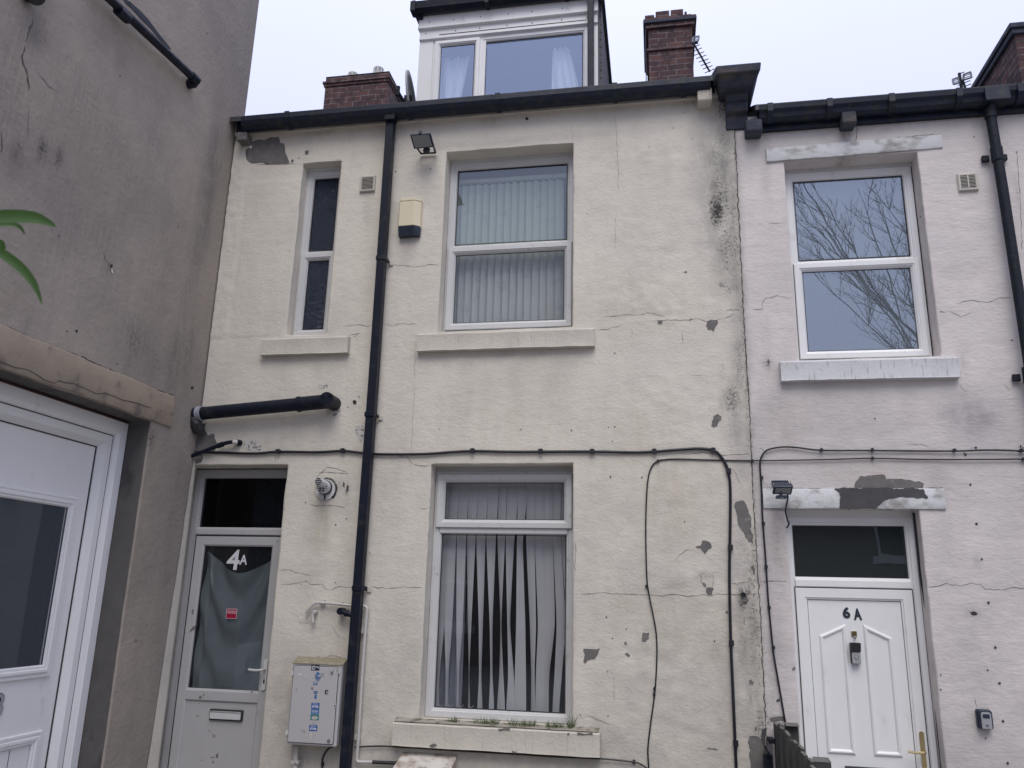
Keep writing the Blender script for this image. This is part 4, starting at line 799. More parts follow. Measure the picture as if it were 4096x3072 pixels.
# ================================================================== HOUSE on the left, its gable faces the yard
TL = Matrix.Translation((-3.87, 0, 0)) @ Matrix.Rotation(R(90), 4, 'Z')
Lh = thing('terraced_house', 'tall grey rendered house on the left with white door number 3', 'house', (-3.87, -3.6, 0), R(90), group='terraced houses')
opL = [dict(x0=-2.25, x1=-.665, z0=.02, z1=3.155, d=.205)]
def hL(X, Z):
    f = 1-sst(X, -.28, -.12); return (.010*fbm(X*.8, Z*.8+3, 3)+.004*fbm(X*3, Z*3, 3)+.002*fbm(X*12, Z*10, 3))*(.15+.85*f)-.002*(1-f)
def e2(cx, cy, ry_, rz_, s): p = PX(cx, cy, -3.87); return (p.y, p.z, ry_, rz_, s)
mouldL = [e2(80, 150, .12, .25, .35), e2(150, 120, .10, .22, .4), e2(170, 590, .05, .10, .8), e2(235, 630, .05, .12, .75), e2(70, 600, .06, .14, .6), e2(280, 400, .35, .5, .22), e2(380, 450, .3, .4, .28), e2(840, 830, .06, .5, .55), e2(860, 650, .06, .35, .45),
    e2(540, 1370, .14, .22, .55), e2(580, 1340, .08, .16, .4), e2(700, 1450, .12, .4, .42), e2(760, 1380, .10, .5, .4), e2(260, 920, .3, .4, .25), e2(420, 950, .2, .35, .3), e2(620, 560, .2, .5, .25), e2(760, 1150, .12, .6, .38), e2(640, 1120, .2, .5, .22), e2(440, 1070, .03, .06, .6), e2(110, 1290, .05, .12, .4), e2(600, 1750, .10, .15, .7), e2(560, 740, .3, .3, .2), e2(20, 330, .2, .5, .4), e2(450, 1240, .2, .3, .2)]
lightL = [e2(10, 170, .12, .25, .5), e2(130, 250, .05, .2, .35), e2(20, 460, .12, .3, .3), e2(830, 640, .02, .2, .4)]
warmL = [e2(560, 2000, .2, .6, .12), e2(200, 400, .5, .6, .12), e2(60, 1200, .2, .2, .2), e2(330, 560, .4, .4, .18)]
dampL = [e2(150, 100, .12, .28, .55), e2(620, 1480, .3, .3, .38), e2(830, 750, .09, .8, .48), e2(20, 900, .3, 1.0, .2), e2(350, 700, .5, .5, .16), e2(80, 620, .35, .25, .4), e2(560, 280, .05, .3, .2), e2(545, 300, .6, .12, .18)]
def pL(X, Z): return blob_field(mouldL, X, Z), blob_field(dampL, X, Z), np.maximum(blob_field(warmL, X, Z), 0)
def yz(l): return pxz(l, X=-3.87)
crL = [(yz([(131, 83), (128, 100), (118, 112), (112, 135), (100, 165)]), .016, M_CRACK_SHADE), (yz([(98, 185), (100, 205), (84, 222), (92, 255), (103, 285), (110, 320), (112, 362)]), .017, M_CRACK_SHADE),
       (yz([(5, 525), (8, 560), (4, 610)]), .012, M_CRACK_SHADE), (yz([(0, 1300), (60, 1320), (150, 1365), (230, 1395), (330, 1430), (440, 1480), (520, 1515), (600, 1555), (690, 1580), (697, 1594), (690, 1640), (684, 1690)]), .014, M_CRACK_SHADE),
       (yz([(112, 440), (110, 500), (114, 560)]), .005, M_CRACK_SHADE), (yz([(412, 1005), (420, 1040), (440, 1062)]), .006, M_CRACK_SHADE), (yz([(440, 1062), (480, 1115)]), .003, M_CRACK_SHADE), (yz([(150, 290), (190, 340), (225, 368)]), .008, M_BARE), (yz([(878, 493), (890, 508), (893, 530)]), .006, M_CRACK_SHADE), (yz([(300, 924), (313, 934)]), .006, M_CRACK_SHADE), (yz([(888, 625), (886, 660), (870, 700)]), .005, M_CRACK_SHADE), (yz([(398, 328), (408, 340)]), .004, M_CRACK_SHADE)]
patL = [(rough_poly(yz([(440, 1060), (446, 1062), (450, 1092), (444, 1092)]), .004), M_FLAKE, .006), (rough_poly(yz([(438, 1060), (446, 1058), (445, 1070), (438, 1072)]), .004), M_HOLE, .008),
        (rough_poly(yz([(300, 1320), (308, 1318), (308, 1330), (301, 1329)]), .003), M_HOLE, .004), (rough_poly(yz([(764, 1546), (774, 1546), (774, 1556), (764, 1556)]), .004), M_HOLE, .004),
        (rough_poly(yz([(508, 0), (523, 10), (590, 75), (683, 198), (672, 202), (600, 112), (540, 50), (500, 10), (480, -20)]), .006), M_BLACK, .006)]
for hx, hy in ((480, 303), (826, 135), (236, 942), (712, 907), (468, 1455), (541, 2565), (266, 1325)):
    p = PX(hx, hy, -3.87); patL.append(([(p.y+.006*math.cos(a), p.z+.007*math.sin(a)) for a in [q*math.pi/3 for q in range(6)]], M_HOLE, .004))
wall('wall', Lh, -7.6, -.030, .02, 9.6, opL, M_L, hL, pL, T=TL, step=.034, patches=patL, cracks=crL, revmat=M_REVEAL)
b = MB(); b.box(-9.5, -4.02, .12, .3, 0, 9.6); b.box(-3.93, -3.88, -.031, .12, 2.93, 9.6); b.box(-9.5, -3.88, -7.8, -7.6, 0, 9.6); b.box(-9.6, -9.5, -7.6, .3, 0, 9.6); b.build('side_wall', M_L, Lh)
b = MB(); b.add([(-9.8, -7.9, 9.6), (-3.72, -7.9, 9.6), (-3.72, .35, 9.6), (-9.8, .35, 9.6), (-6.7, -7.9, 11.4), (-6.7, .35, 11.4)], [(0, 1, 4), (2, 3, 5), (1, 2, 5, 4), (3, 0, 4, 5), (0, 3, 2, 1)]); b.build('roof', M_SLATE, Lh)
m = MB(TL); n = 40; vs = []; fs = []
for k in range(n+1):
    x = -2.5+2.08*k/n; a = .008*float(fbm(x*7, 2, 3)); c = .012*float(fbm(x*5+5, 4, 3))
    vs += [(x, .18, 3.158), (x, -.010, 3.160+a), (x, -.016, 3.180+a), (x, -.014, 3.395+c), (x, -.004, 3.412+c)]
for k in range(n):
    for j in range(4): fs.append((k*5+j, k*5+j+1, (k+1)*5+j+1, (k+1)*5+j))
fs += [(n*5, n*5+1, n*5+2, n*5+3, n*5+4)]; m.add(vs, fs)
lc = [PX(*q, -3.852) for q in [(0, 1445), (60, 1470), (110, 1478), (150, 1500), (180, 1520), (222, 1533), (235, 1522), (262, 1530), (300, 1535), (355, 1560), (385, 1575), (420, 1572), (465, 1588), (490, 1600), (540, 1610), (605, 1632)]]
vs = []
for k, p in enumerate(lc): w_ = random.uniform(.002, .005); vs += [(p.y, -.0185, p.z-w_), (p.y, -.0185, p.z+w_)]
m.add(vs, [(2*k, 2*k+1, 2*k+3, 2*k+2) for k in range(len(lc)-1)], M_CRACK_SHADE); m.build('lintel', M_LINL, Lh, smooth=True)
# door 3 in its deep recess
r = (-2.25, -.667, .03, 3.135)
b = MB(TL); b.ring(r, [(0, .26), (0, .198), (.004, .192), (.080, .190), (.086, .196), (.112, .210), (.116, .222), (.116, .26)])
b.ring((r[0]+.121, r[1]-.121, .03, r[3]-.121), [(0, .28), (0, .226), (.004, .220), (.060, .219), (.066, .226), (.096, .262), (.100, .29)]); d3 = b.build('door', M_UPVCN, Lh, label='white door number 3 with a square glazed panel')
b = MB(TL); b.box(-2.03, -.885, .278, .30, .05, 2.91); b.build('door_leaf', M_UPVCN, d3)
b = MB(TL); b.ring((r[0]+.115, r[1]-.115, .03, r[3]-.115), [(0, .222), (.007, .222), (.007, .24)], M_GASK); b.ring((r[0]+.218, r[1]-.218, .05, r[3]-.218), [(0, .270), (.007, .272), (.007, .279)], M_GASK); b.build('seal', M_GASK, d3)
b = MB(TL); b.ring(r, [(-.012, .196), (.001, .1935), (.001, .21)]); b.build('sealant', M_FOAM, d3)
GM = [(0, .279), (0, .270), (.006, .262), (.018, .262), (.022, .268), (.032, .268), (.036, .254), (.052, .254), (.060, .262), (.072, .262), (.082, .274)]
b = MB(TL); gr = (-1.86, -.996, 1.292, 2.518); b.ring(gr, GM); b.build('moulding', M_UPVCN, d3, smooth=False)
b = MB(TL); b.ring((-1.86, -.98, .30, .948), GM); b.build('moulding', M_UPVCN, d3)
b = MB(TL); 
for k in range(4): b.box(-1.75+.17*k, -1.747+.17*k, .2755, .2785, .39, .86)
b.build('panel_groove', M_GASK, d3)
b = MB(TL); b.poly([(-1.79, .2745, 1.36), (-1.07, .2745, 1.36), (-1.07, .2745, 2.45), (-1.79, .2745, 2.45)]); b.build('pane', G_LEFT, d3, fix=False)
b = MB(TL); b.poly([(-1.80, .2765, 1.35), (-1.06, .2765, 1.35), (-1.06, .2765, 2.46), (-1.80, .2765, 2.46)]); b.box(-1.105, -1.095, .2735, .2742, 1.37, 2.43, M_SILVER); b.build('pane_backing', M_GREYP, d3, fix=False)
text_mesh('3', (-1.475, -1.366, 1.080, 1.225), .266, M_SILVER, 'house_number', d3, T=TL, bold=.0); text_mesh('3', (-1.481, -1.360, 1.074, 1.231), .271, M_NAVY, 'number_edge', d3, T=TL, bold=.03)

#@@PART4
# ================================================================== pipes
def clip_on(pts, spots, r, parent, off=(0, 0), mat=M_CABLE):
    for q in spots:
        p = PY(*q, -.006); m = MB(); m.box(p.x-r*1.5, p.x+r*1.5, -.006-r*2.3, -.001, p.z-r*1.5, p.z+r*1.5); m.tube([(p.x+off[0], -.002, p.z+r*1.7+off[1]), (p.x+off[0], -.016, p.z+r*1.7+off[1])], .005, 6)
        m.build('cable_clip', mat, parent)
def cable(label, pts, r, spots=(), Y=None, cat='cable', group='cables clipped to the walls', name='cable', mat=M_CABLE, off=(0, 0)):
    P_ = [PY(*q, -(r+.004) if Y is None else Y) for q in pts]; t = thing(name, label, cat, tuple(P_[0]), group=group)
    path = smooth_path(P_, 5)
    m = MB(); m.tube(path, r, 6); m.build('sheath' if name == 'cable' else 'pipe', mat, t, smooth=True); clip_on(P_, spots, r, t, off, mat); return t
cable('thick paired black cables crossing the whole cream house then dropping down', [(782, 1808), (811, 1809), (900, 1811), (1024, 1814), (1114, 1807), (1265, 1809), (1373, 1804), (1454, 1812), (1533, 1817), (1695, 1816), (1811, 1808), (1904, 1804), (2048, 1807), (2372, 1806), (2557, 1809), (2696, 1800), (2789, 1794), (2849, 1800), (2877, 1818), (2900, 1851), (2914, 1892), (2921, 1953), (2921, 2092), (2918, 2304), (2923, 2563), (2932, 2767), (2946, 3110)], .0115,
      [(1114, 1807), (1373, 1804), (1891, 1804), (2163, 1806), (2369, 1807), (2617, 1806), (2852, 1802), (2914, 1884), (2921, 2189), (2925, 2571), (2942, 2971)])
cable('thinner black cable looping down just left of the thick pair', [(4900, 1830), (4130, 1836), (4096, 1836), (3859, 1838), (3674, 1837), (3489, 1833), (3304, 1838), (3072, 1842), (2900, 1841), (2719, 1836), (2664, 1838), (2631, 1844), (2608, 1865), (2594, 1906), (2587, 1976), (2583, 2115), (2587, 2304), (2597, 2383), (2611, 2452), (2624, 2526), (2628, 2605), (2624, 2711), (2617, 2790), (2604, 2883), (2593, 2975), (2592, 3026), (2599, 3110)], .0058, [(2632, 1845), (3009, 1844), (3490, 1834), (4092, 1838), (2586, 2345), (2618, 2755), (2617, 2778)])
cable('black cable across the pinkish house, bending down by the boundary crack', [(4900, 1800), (4130, 1804), (4096, 1804), (3952, 1800), (3813, 1804), (3489, 1802), (3285, 1801), (3188, 1790), (3128, 1788), (3072, 1799), (3048, 1823), (3040, 1860), (3046, 1953), (3050, 2068), (3062, 2230), (3072, 2387), (3081, 2489), (3093, 2605), (3109, 2702), (3128, 2813), (3150, 2940)], .0072, [(3285, 1801), (3489, 1801), (3817, 1803), (4084, 1803), (3046, 1912), (3053, 2094), (3064, 2267), (3076, 2430), (3093, 2590)])
cable('black cable dropping down the right jamb of door 6A', [(3651, 2057), (3658, 2070), (3674, 2221), (3683, 2304), (3716, 2512), (3734, 2698), (3753, 2929), (3772, 3110)], .010, Y=.105)
cable('short black lead hanging from the small floodlight to the head of door 6A', [(3150, 1976), (3151, 1995), (3144, 2030), (3142, 2046), (3150, 2080), (3156, 2093), (3152, 2104), (3145, 2112)], .0065, Y=-.03)
cable('thin dark cable under the sill of the lower window', [(1418, 2989), (1487, 2985), (1568, 2986), (1811, 3001), (2048, 3015), (2233, 3027), (2395, 3034), (2511, 3045), (2557, 3054), (2594, 3078)], .0065, [(2536, 3047)], Y=-.022)
cable('thin black cable curling down from under the meter box', [(1330, 2988), (1316, 2993), (1297, 3017), (1289, 3045), (1289, 3110)], .0065, [(1292, 3056)])
# aluminium waste and condensate pipes
cable('painted copper pipe bending round the downpipe and down to the low meter hood', [(1222, 2452), (1228, 2444), (1242, 2428), (1256, 2416), (1274, 2411), (1330, 2414), (1404, 2422), (1440, 2423), (1460, 2425), (1468, 2436), (1466, 2460), (1448, 2698), (1434, 2943), (1427, 3030), (1430, 3044), (1442, 3048), (1495, 3048)], .0125, [(1294, 2411), (1460, 2523), (1434, 2946)], Y=-.034, cat='pipe', name='small_bore_pipe', group='small pipes on the cream house', mat=M_WPIPE)
cable('black lagged pipe end entering the low meter hood', [(1490, 3048), (1530, 3050), (1590, 3052)], .0135, Y=-.034, cat='pipe', name='small_bore_pipe', group='small pipes on the cream house')
t = cable('stubby white overflow pipe turned down out of the wall', [(1262, 2449), (1256, 2447), (1252, 2455), (1250, 2470), (1252, 2490)], .0125, Y=-.04, cat='pipe', name='small_bore_pipe', group='small pipes on the cream house', mat=M_WPIPE)
b = MB(); p = PY(1260, 2449, -.03); b.tube([(p.x, .0, p.z), (p.x, -.045, p.z)], .015, 8); b.build('wall_collar', M_WPIPE, t)
t = cable('white conduit below the grey white meter box', [(1185, 2985), (1183, 3030), (1180, 3110)], .020, Y=-.06, cat='pipe', name='small_bore_pipe', group='small pipes on the cream house', mat=M_WPIPE)
b = MB(); p = PY(1183, 3047, -.06); b.box(p.x-.032, p.x+.032, -.088, -.002, p.z-.012, p.z+.012); cyl_y(b, (p.x+.012, p.z), .007, -.094, -.086, 8, M_CHROME); b.build('pipe_clip', M_WPIPE, t, bevel=.003)
t = thing('waste_pipe', 'short black plastic elbow stub behind the lower downpipe', 'pipe', tuple(PY(1360, 2443, 0)), group='black waste pipes')
p = PY(1362, 2445, -.07); p2 = PY(1408, 2461, -.07); b = MB(); b.tube(smooth_path([(p.x, 0, p.z), (p.x, -.05, p.z), (p.x+.02, -.07, p.z-.003), tuple(p2)], 5), .021, 12); b.tube([(p.x, -.012, p.z), (p.x, -.085, p.z+.0)], .027, 12); q = p.lerp(p2, .42); b.tube([q, p.lerp(p2, .62)], .026, 12); b.build('elbow', M_BLACK, t, smooth=True)
# soil pipe
t = thing('soil_pipe', 'fat black soil pipe with round end cap sloping above door 4A', 'pipe', (-3.2, 0, 3.38), group='black waste pipes')
a = Vector((-3.87, -.10, 3.338)); c = Vector((-2.72, -.10, 3.424)); b = MB(); b.tube([a, c], .055, 20); b.build('pipe', M_BLACK, t, smooth=True)
b = MB(); cs = Vector((-2.655, -.10, 3.429)); b.tube([a.lerp(c, .81), a.lerp(c, .812), a.lerp(c, .83), a.lerp(c, .832), a.lerp(c, .84), cs], [.058, .066, .066, .060, .061, .060], 20); b.tube([(cs.x, 0, cs.z), (cs.x, -.15, cs.z)], .060, 20)
b.tube([(cs.x, -.150, cs.z), (cs.x, -.178, cs.z)], [.062, .060], 28)
for k in (35, 50, 215, 230): b.box(cs.x+.048*math.cos(R(k))-.014, cs.x+.048*math.cos(R(k))+.014, -.186, -.176, cs.z+.048*math.sin(R(k))-.004, cs.z+.048*math.sin(R(k))+.004)
b.build('access_cap', M_BLACK, t, smooth=True)
b = MB(); b.tube([a+Vector((.03, 0, .003)), a+Vector((.075, 0, .006))], .064, 20); b.build('rubber_collar', M_GREYP, t, smooth=True)
b = MB(); b.tube([(-3.90, -.10, 3.33), (-3.84, -.10, 3.25), (-3.84, -.05, 3.20)], .05, 12); b.build('bend', M_GASK, t, smooth=True)
t = thing('waste_pipe', 'thin black waste pipe with white joint just above door 4A', 'pipe', tuple(PY(970, 1772)), group='black waste pipes')
q = [PY(760, 1826, -.055), PY(879, 1781, -.055), PY(905, 1772, -.055), PY(930, 1768, -.05), PY(950, 1770, -.03), PY(962, 1772, 0)]
b = MB(); b.tube([q[0], q[1]], .0165, 10); b.tube(smooth_path(q[1:], 4), .0165, 10); b.tube([q[1].lerp(q[0], .06), q[1], q[1].lerp(q[2], .5)], .023, 10); b.tube([q[3], q[4]], .020, 10, M_WPIPE); b.tube([q[4], q[5]], .025, 10); b.build('pipe', M_BLACK, t, smooth=True)
# downpipe of 4A
t = thing('downpipe', 'square black plastic downpipe on the cream house', 'downpipe', (-2.30, 0, 0), group='rainwater pipes')
xs_ = [(6.07, -2.300), (5.32, -2.296), (3.6, -2.290), (2.1, -2.295), (.02, -2.300)]
b = MB()
for (za, xa), (zb, xb) in zip(xs_, xs_[1:]): b.hexa([(xb-.036, -.118, zb), (xb+.034, -.118, zb), (xa+.034, -.118, za), (xa-.036, -.118, za), (xb-.036, -.048, zb), (xb+.034, -.048, zb), (xa+.034, -.048, za), (xa-.036, -.048, za)])
b.build('pipe', M_BLACK, t)
for q in ((1511, 1030), (1475, 1656), (1435, 2352)):
    p = PY(*q, -.12); z = p.z; x = -2.293; b = MB(); b.box(x-.043, x+.041, -.126, -.040, z-.02, z+.02); b.box(x+.041, x+.075, -.012, -.002, z-.03, z+.012, M_VENT); b.box(x+.035, x+.045, -.05, -.004, z-.02, z+.012); b.build('pipe_bracket', M_BLACK, t, bevel=.004)
b = MB(); b.box(-2.345, -2.247, -.15, -.06, 6.02, 6.10); b.build('outlet', M_BLACK, t, bevel=.006)
t2 = cable('frayed yellow string tied round the downpipe bracket', [(1448, 1692), (1470, 1684), (1500, 1680), (1508, 1686), (1513, 1672), (1506, 1664), (1514, 1660)], .003, Y=-.03, cat='string', name='string', group=None, mat=M_CREAMP)
# downpipe of 6A
t = thing('downpipe', 'round cast iron downpipe painted black at the right edge', 'downpipe', (2.66, 0, 0), group='rainwater pipes')
b = MB(); b.tube([(2.655, -.075, 5.64), (2.665, -.075, 5.0), (2.672, -.075, 3.0), (2.67, -.075, .02)], .038, 14); b.build('pipe', M_IRON, t, smooth=True)
b = MB(); b.tube([(2.658, -.10, 5.80), (2.656, -.10, 5.70), (2.655, -.08, 5.66)], .030, 12); b.tube([(2.655, -.078, 5.70), (2.655, -.075, 5.63)], .044, 14); b.build('outlet_joint', M_IRON, t, smooth=True)
for z in (5.30, 3.52, 1.75):
    b = MB(); b.tube([(2.66, -.075, z+.07), (2.66, -.075, z+.065), (2.66, -.075, z-.05), (2.66, -.075, z-.055)], [.041, .044, .044, .038], 14)
    for s_ in (-1, 1): b.box(2.66+s_*.065-.025, 2.66+s_*.065+.025, -.035, -.004, z-.018, z+.032)
    b.build('socket', M_IRON, t, bevel=.008)
# pipe on the grey gable
t = thing('overflow_pipe', 'long black pipe running almost level high on the grey gable', 'pipe', (-3.80, -1.4, 6.0), group='black waste pipes')
P0 = PX(380, -60, -3.79); P1 = PX(770, 308, -3.80); b = MB(); b.tube([P0, P1], .033, 14); b.build('pipe', M_BLACK, t, smooth=True)
b = MB(); q = PX(503, 68, -3.795); d = (P1-P0).normalized(); b.tube([q-d*.09, q+d*.02, q+d*.03], [.041, .041, .036], 14); b.build('pipe_joint', M_BLACK, t, smooth=True); b = MB(); b.tube([P1-d*.02, P1+d*.05, P1+d*.06+Vector((-.03, 0, -.02)), P1+d*.06+Vector((-.08, 0, -.03))], [.040, .045, .045, .040], 14); b.build('pipe_elbow', M_BLACK, t, smooth=True)
t = thing('overflow_pipe', 'black pipe end jutting from the grey gable at the top edge', 'pipe', tuple(PX(140, 0, -3.87)), group='black waste pipes')
q = PX(140, -20, -3.80); b = MB(); b.tube([q+Vector((-.08, 0, .02)), q, q+Vector((.02, 0, -.03))], .05, 14); b.build('pipe', M_GASK, t, smooth=True)
t = thing('verge_pipe', 'dark pipe standing against the far corner of the grey gable', 'pipe', (-3.83, .2, 6.2))
VX_ = PY(984, 260, .17).x; b = MB(); b.tube([(VX_, .17, 6.15), (VX_, .17, 7.02)], .036, 10); b.tube([(VX_, .17, 7.02), (VX_, .17, 7.12)], .044, 10); b.tube([(VX_, .17, 6.42), (VX_, .17, 6.50)], .042, 10); b.build('pipe', M_BLACK, t, smooth=True)

# ================================================================== things fixed to the walls
def vent(label, x0, x1, z0, z1, n, mul=False):
    t = thing('air_vent', label, 'vent', ((x0+x1)/2, 0, z0), group='louvred wall vents')
    b = MB(); b.ring((x0, x1, z0, z1), [(0, .0), (0, -.016), (.006, -.022), (.016, -.022), (.020, -.010)]); b.build('frame', M_VENT, t)
    b = MB(); b.poly([(x0+.01, -.006, z0+.01), (x1-.01, -.006, z0+.01), (x1-.01, -.006, z1-.01), (x0+.01, -.006, z1-.01)]); b.build('backing', M_HOLE, t)
    b = MB(); h = (z1-z0-.04)/n
    for k in range(n): z = z0+.02+h*k; b.hexa([(x0+.018, -.021, z), (x1-.018, -.021, z), (x1-.018, -.021, z+.004), (x0+.018, -.021, z+.004), (x0+.018, -.009, z+h*.55), (x1-.018, -.009, z+h*.55), (x1-.018, -.009, z+h*.55+.003), (x0+.018, -.009, z+h*.55+.003)])
    if mul: b.box((x0+x1)/2-.004, (x0+x1)/2+.004, -.024, -.016, z0+.018, z1-.018)
    b.build('louvre', M_VENT, t)
vent('small beige louvred vent beside the narrow window of the cream house', -2.578, -2.436, 5.39, 5.545, 9)
vent('square white vent grille high on the pinkish house', 2.380, 2.522, 5.048, 5.196, 9, True)
# alarm box
t = thing('alarm_box', 'cream burglar alarm box with a dark base above left of the upstairs window', 'alarm box', (-2.08, 0, 4.91))
def plan(mb, pr, z0, z1, m=None, s=1.0, dx=0.0, dy=0.0):
    n = len(pr); cx = sum(p[0] for p in pr)/n
    mb.add([(x, yy_, z1) for x, yy_ in pr]+[(cx+(x-cx)*s+dx, yy_*dy if dy else yy_, z0) for x, yy_ in pr], [tuple(range(n)), tuple(range(2*n-1, n-1, -1))]+[(i, (i+1) % n, (i+1) % n+n, i+n) for i in range(n)], m)
pr = [(-2.178, 0), (-2.178, -.055), (-2.170, -.072), (-2.03, -.078), (-1.982, -.040), (-1.982, 0)]
b = MB(); plan(b, pr, 5.0, 5.235); plan(b, pr, 5.239, 5.262, s=1.0); b.build('cover', M_CREAMP, t, bevel=.004)
b = MB(); plan(b, pr, 4.915, 4.996, s=.96, dy=.72); cyl_y(b, (-2.07, 4.965), .006, -.075, -.068, 8, M_HOLE); b.build('base', M_NAVY, t, bevel=.004)
# floodlights
def flood(label, front, glass, Yt, Yb, depth, shrink):
    c = PY(*front[0], Yt); t = thing('floodlight', label, 'floodlight', (c.x, 0, c.z), group='wall floodlights')
    F = [PY(*front[3], Yb), PY(*front[2], Yb), PY(*front[1], Yt), PY(*front[0], Yt)]
    nrm = (F[1]-F[0]).cross(F[3]-F[0]).normalized(); nrm = nrm if nrm.y > 0 else -nrm
    cen = sum(F, Vector())/4; th = .028
    b = MB(); b.hexa([*F]+[p+nrm*th for p in F]); b.build('bezel', M_NAVY, t, bevel=.006)
    Bk = [cen+(p-cen)*shrink+nrm*depth for p in F]; F2 = [cen+(p-cen)*.93+nrm*th for p in F]
    return t, F, nrm, cen, F2, Bk
t, F, nrm, cen, F2, Bk = flood('large black halogen floodlight under the eaves of the cream house', [(1639, 538.6), (1720.6, 533), (1737, 588.5), (1655.5, 596.6)], None, -.25, -.17, .10, .70)
b = MB(); b.hexa(F2+Bk); b.build('reflector_housing', M_REF, t, bevel=.008)
gl = [cen+(p-cen)*.84-nrm*.0015 for p in F]; b = MB(); b.add(gl, [(0, 1, 2, 3)]); b.build('lens', M_LENS, t)
b = MB(); p = (F[2]+F[3])/2; b.tube([p-nrm*.006, p+nrm*.03+Vector((0, 0, .02))], .012, 8); b.build('clamp_screw', M_GASK, t)
q = [PY(1671, 596, -.11), PY(1684, 614, -.02), PY(1742, 611, -.02), PY(1736, 590, -.11)]; b = MB()
for a_, c_ in ((0, 1), (1, 2), (2, 3)): d = (q[c_]-q[a_]).normalized(); b.tube([q[a_], q[c_]], .010, 4)
b.build('bracket', M_NAVY, t)
b = MB(); p = PY(1705, 597, -.10); b.tube([p+Vector((0, .02, .01)), p+Vector((0, 0, -.015)), p+Vector((0, -.005, -.028))], [.03, .03, .022], 14, M_GASK); b.build('motion_sensor', M_GASK, t, smooth=True)
t, F, nrm, cen, F2, Bk = flood('small slim black floodlight above door 6A', [(3097, 1946.6), (3174, 1945.8), (3165.4, 1980), (3090, 1978)], None, -.17, -.12, .045, .88)
b = MB(); b.hexa(F2+Bk)
for k in range(8): a_ = F2[3].lerp(F2[2], (k+.5)/8); b.tube([a_+nrm*.002+Vector((0, 0, .004)), a_+nrm*.03+Vector((0, 0, .004))], .003, 5)
b.build('housing', M_NAVY, t, bevel=.004)
gl = [cen+Vector(((p-cen).x*.80, (p-cen).y*.72, (p-cen).z*.72))-nrm*.0015 for p in F]; b = MB(); b.add(gl, [(0, 1, 2, 3)]); b.build('lens', M_LENS, t)
q = [PY(3094, 1956, -.10), PY(3087, 1926, -.012), PY(3092, 1923, -.012), PY(3148, 1925, -.012), PY(3153, 1930, -.012), PY(3160, 1946, -.12)]
b = MB(); b.tube([q[0], q[1]], .004, 6); b.tube([q[4], q[5]], .004, 6); b.box(q[1].x, q[4].x, -.014, -.006, q[2].z-.014, q[2].z+.002); b.build('bracket', M_NAVY, t)
q = PY(3124, 1988, -.12); b = MB(); b.plate(rrect(q.x-.037, q.x+.040, q.z-.012, q.z+.010, .008, 3), -.15, -.10); b.tube([(q.x, -.13, q.z+.03), (q.x, -.13, q.z)], .012, 8); b.tube([(q.x+.002, -.145, q.z-.008), (q.x+.002, -.145, q.z-.022)], [.012, .007], 10, M_LENS); b.build('motion_sensor', M_NAVY, t)
# boiler flue
t = thing('boiler_flue', 'white plastic boiler flue terminal with grille right of door 4A', 'flue', (-2.665, 0, 2.71))
c = PY(1303, 1957, -.008); b = MB(); cyl_y(b, (c.x, c.z), .087, -.012, .0, 32); b.build('wall_plate', M_UPVC, t)
b = MB(); 
for k in range(14):
    a = R(-50+k*11); b.add([(c.x+.084*math.cos(a), -.014, c.z+.084*math.sin(a)), (c.x+random.uniform(.092, .105)*math.cos(a), -.005, c.z+random.uniform(.092, .105)*math.sin(a)), (c.x+random.uniform(.092, .105)*math.cos(a+.2), -.005, c.z+random.uniform(.092, .105)*math.sin(a+.2)), (c.x+.084*math.cos(a+.2), -.014, c.z+.084*math.sin(a+.2))], [(0, 1, 2, 3)])
b.box(c.x-.008, c.x+.006, -.0135, -.0125, c.z-.085, c.z-.045); b.build('old_seal', M_GASK, t)
b = MB(); cyl_y(b, (c.x, c.z+.012), .058, -.030, -.012, 28, M_GASK); cyl_y(b, (c.x, c.z+.012), .052, -.085, -.02, 28); cyl_y(b, (c.x, c.z+.012), .046, -.087, -.084, 28, M_GASK)
for k in range(4): 
    zz = c.z-.030+k*.017; w_ = math.sqrt(max(0, .05**2-(zz-c.z-.012)**2)); b.box(c.x-w_, c.x+w_, -.096, -.088, zz-.0025, zz+.0025)
for k in range(3): b.box(c.x-.030+k*.03, c.x-.026+k*.03, -.095, -.089, c.z-.035, c.z+.02)
b.build('terminal', M_UPVC, t, smooth=True)
p1 = Vector((c.x+.004, -.05, c.z+.03)); p2 = PY(1273, 1926, -.20); b = MB(); b.tube([p1, p1.lerp(p2, .55), p2], [.036, .030, .029], 18, cap=False); b.tube([p1, p1.lerp(p2, .9)], .025, 14, M_GASK); dd = (p2-p1).normalized(); u = dd.cross(Vector((0, 0, 1))).normalized(); v = u.cross(dd)
for k in (-.014, 0, .014): b.tube([p2+v*k-u*.026, p2+v*k+u*.026], .0022, 5)
b.build('outlet', M_UPVC, t, smooth=True)
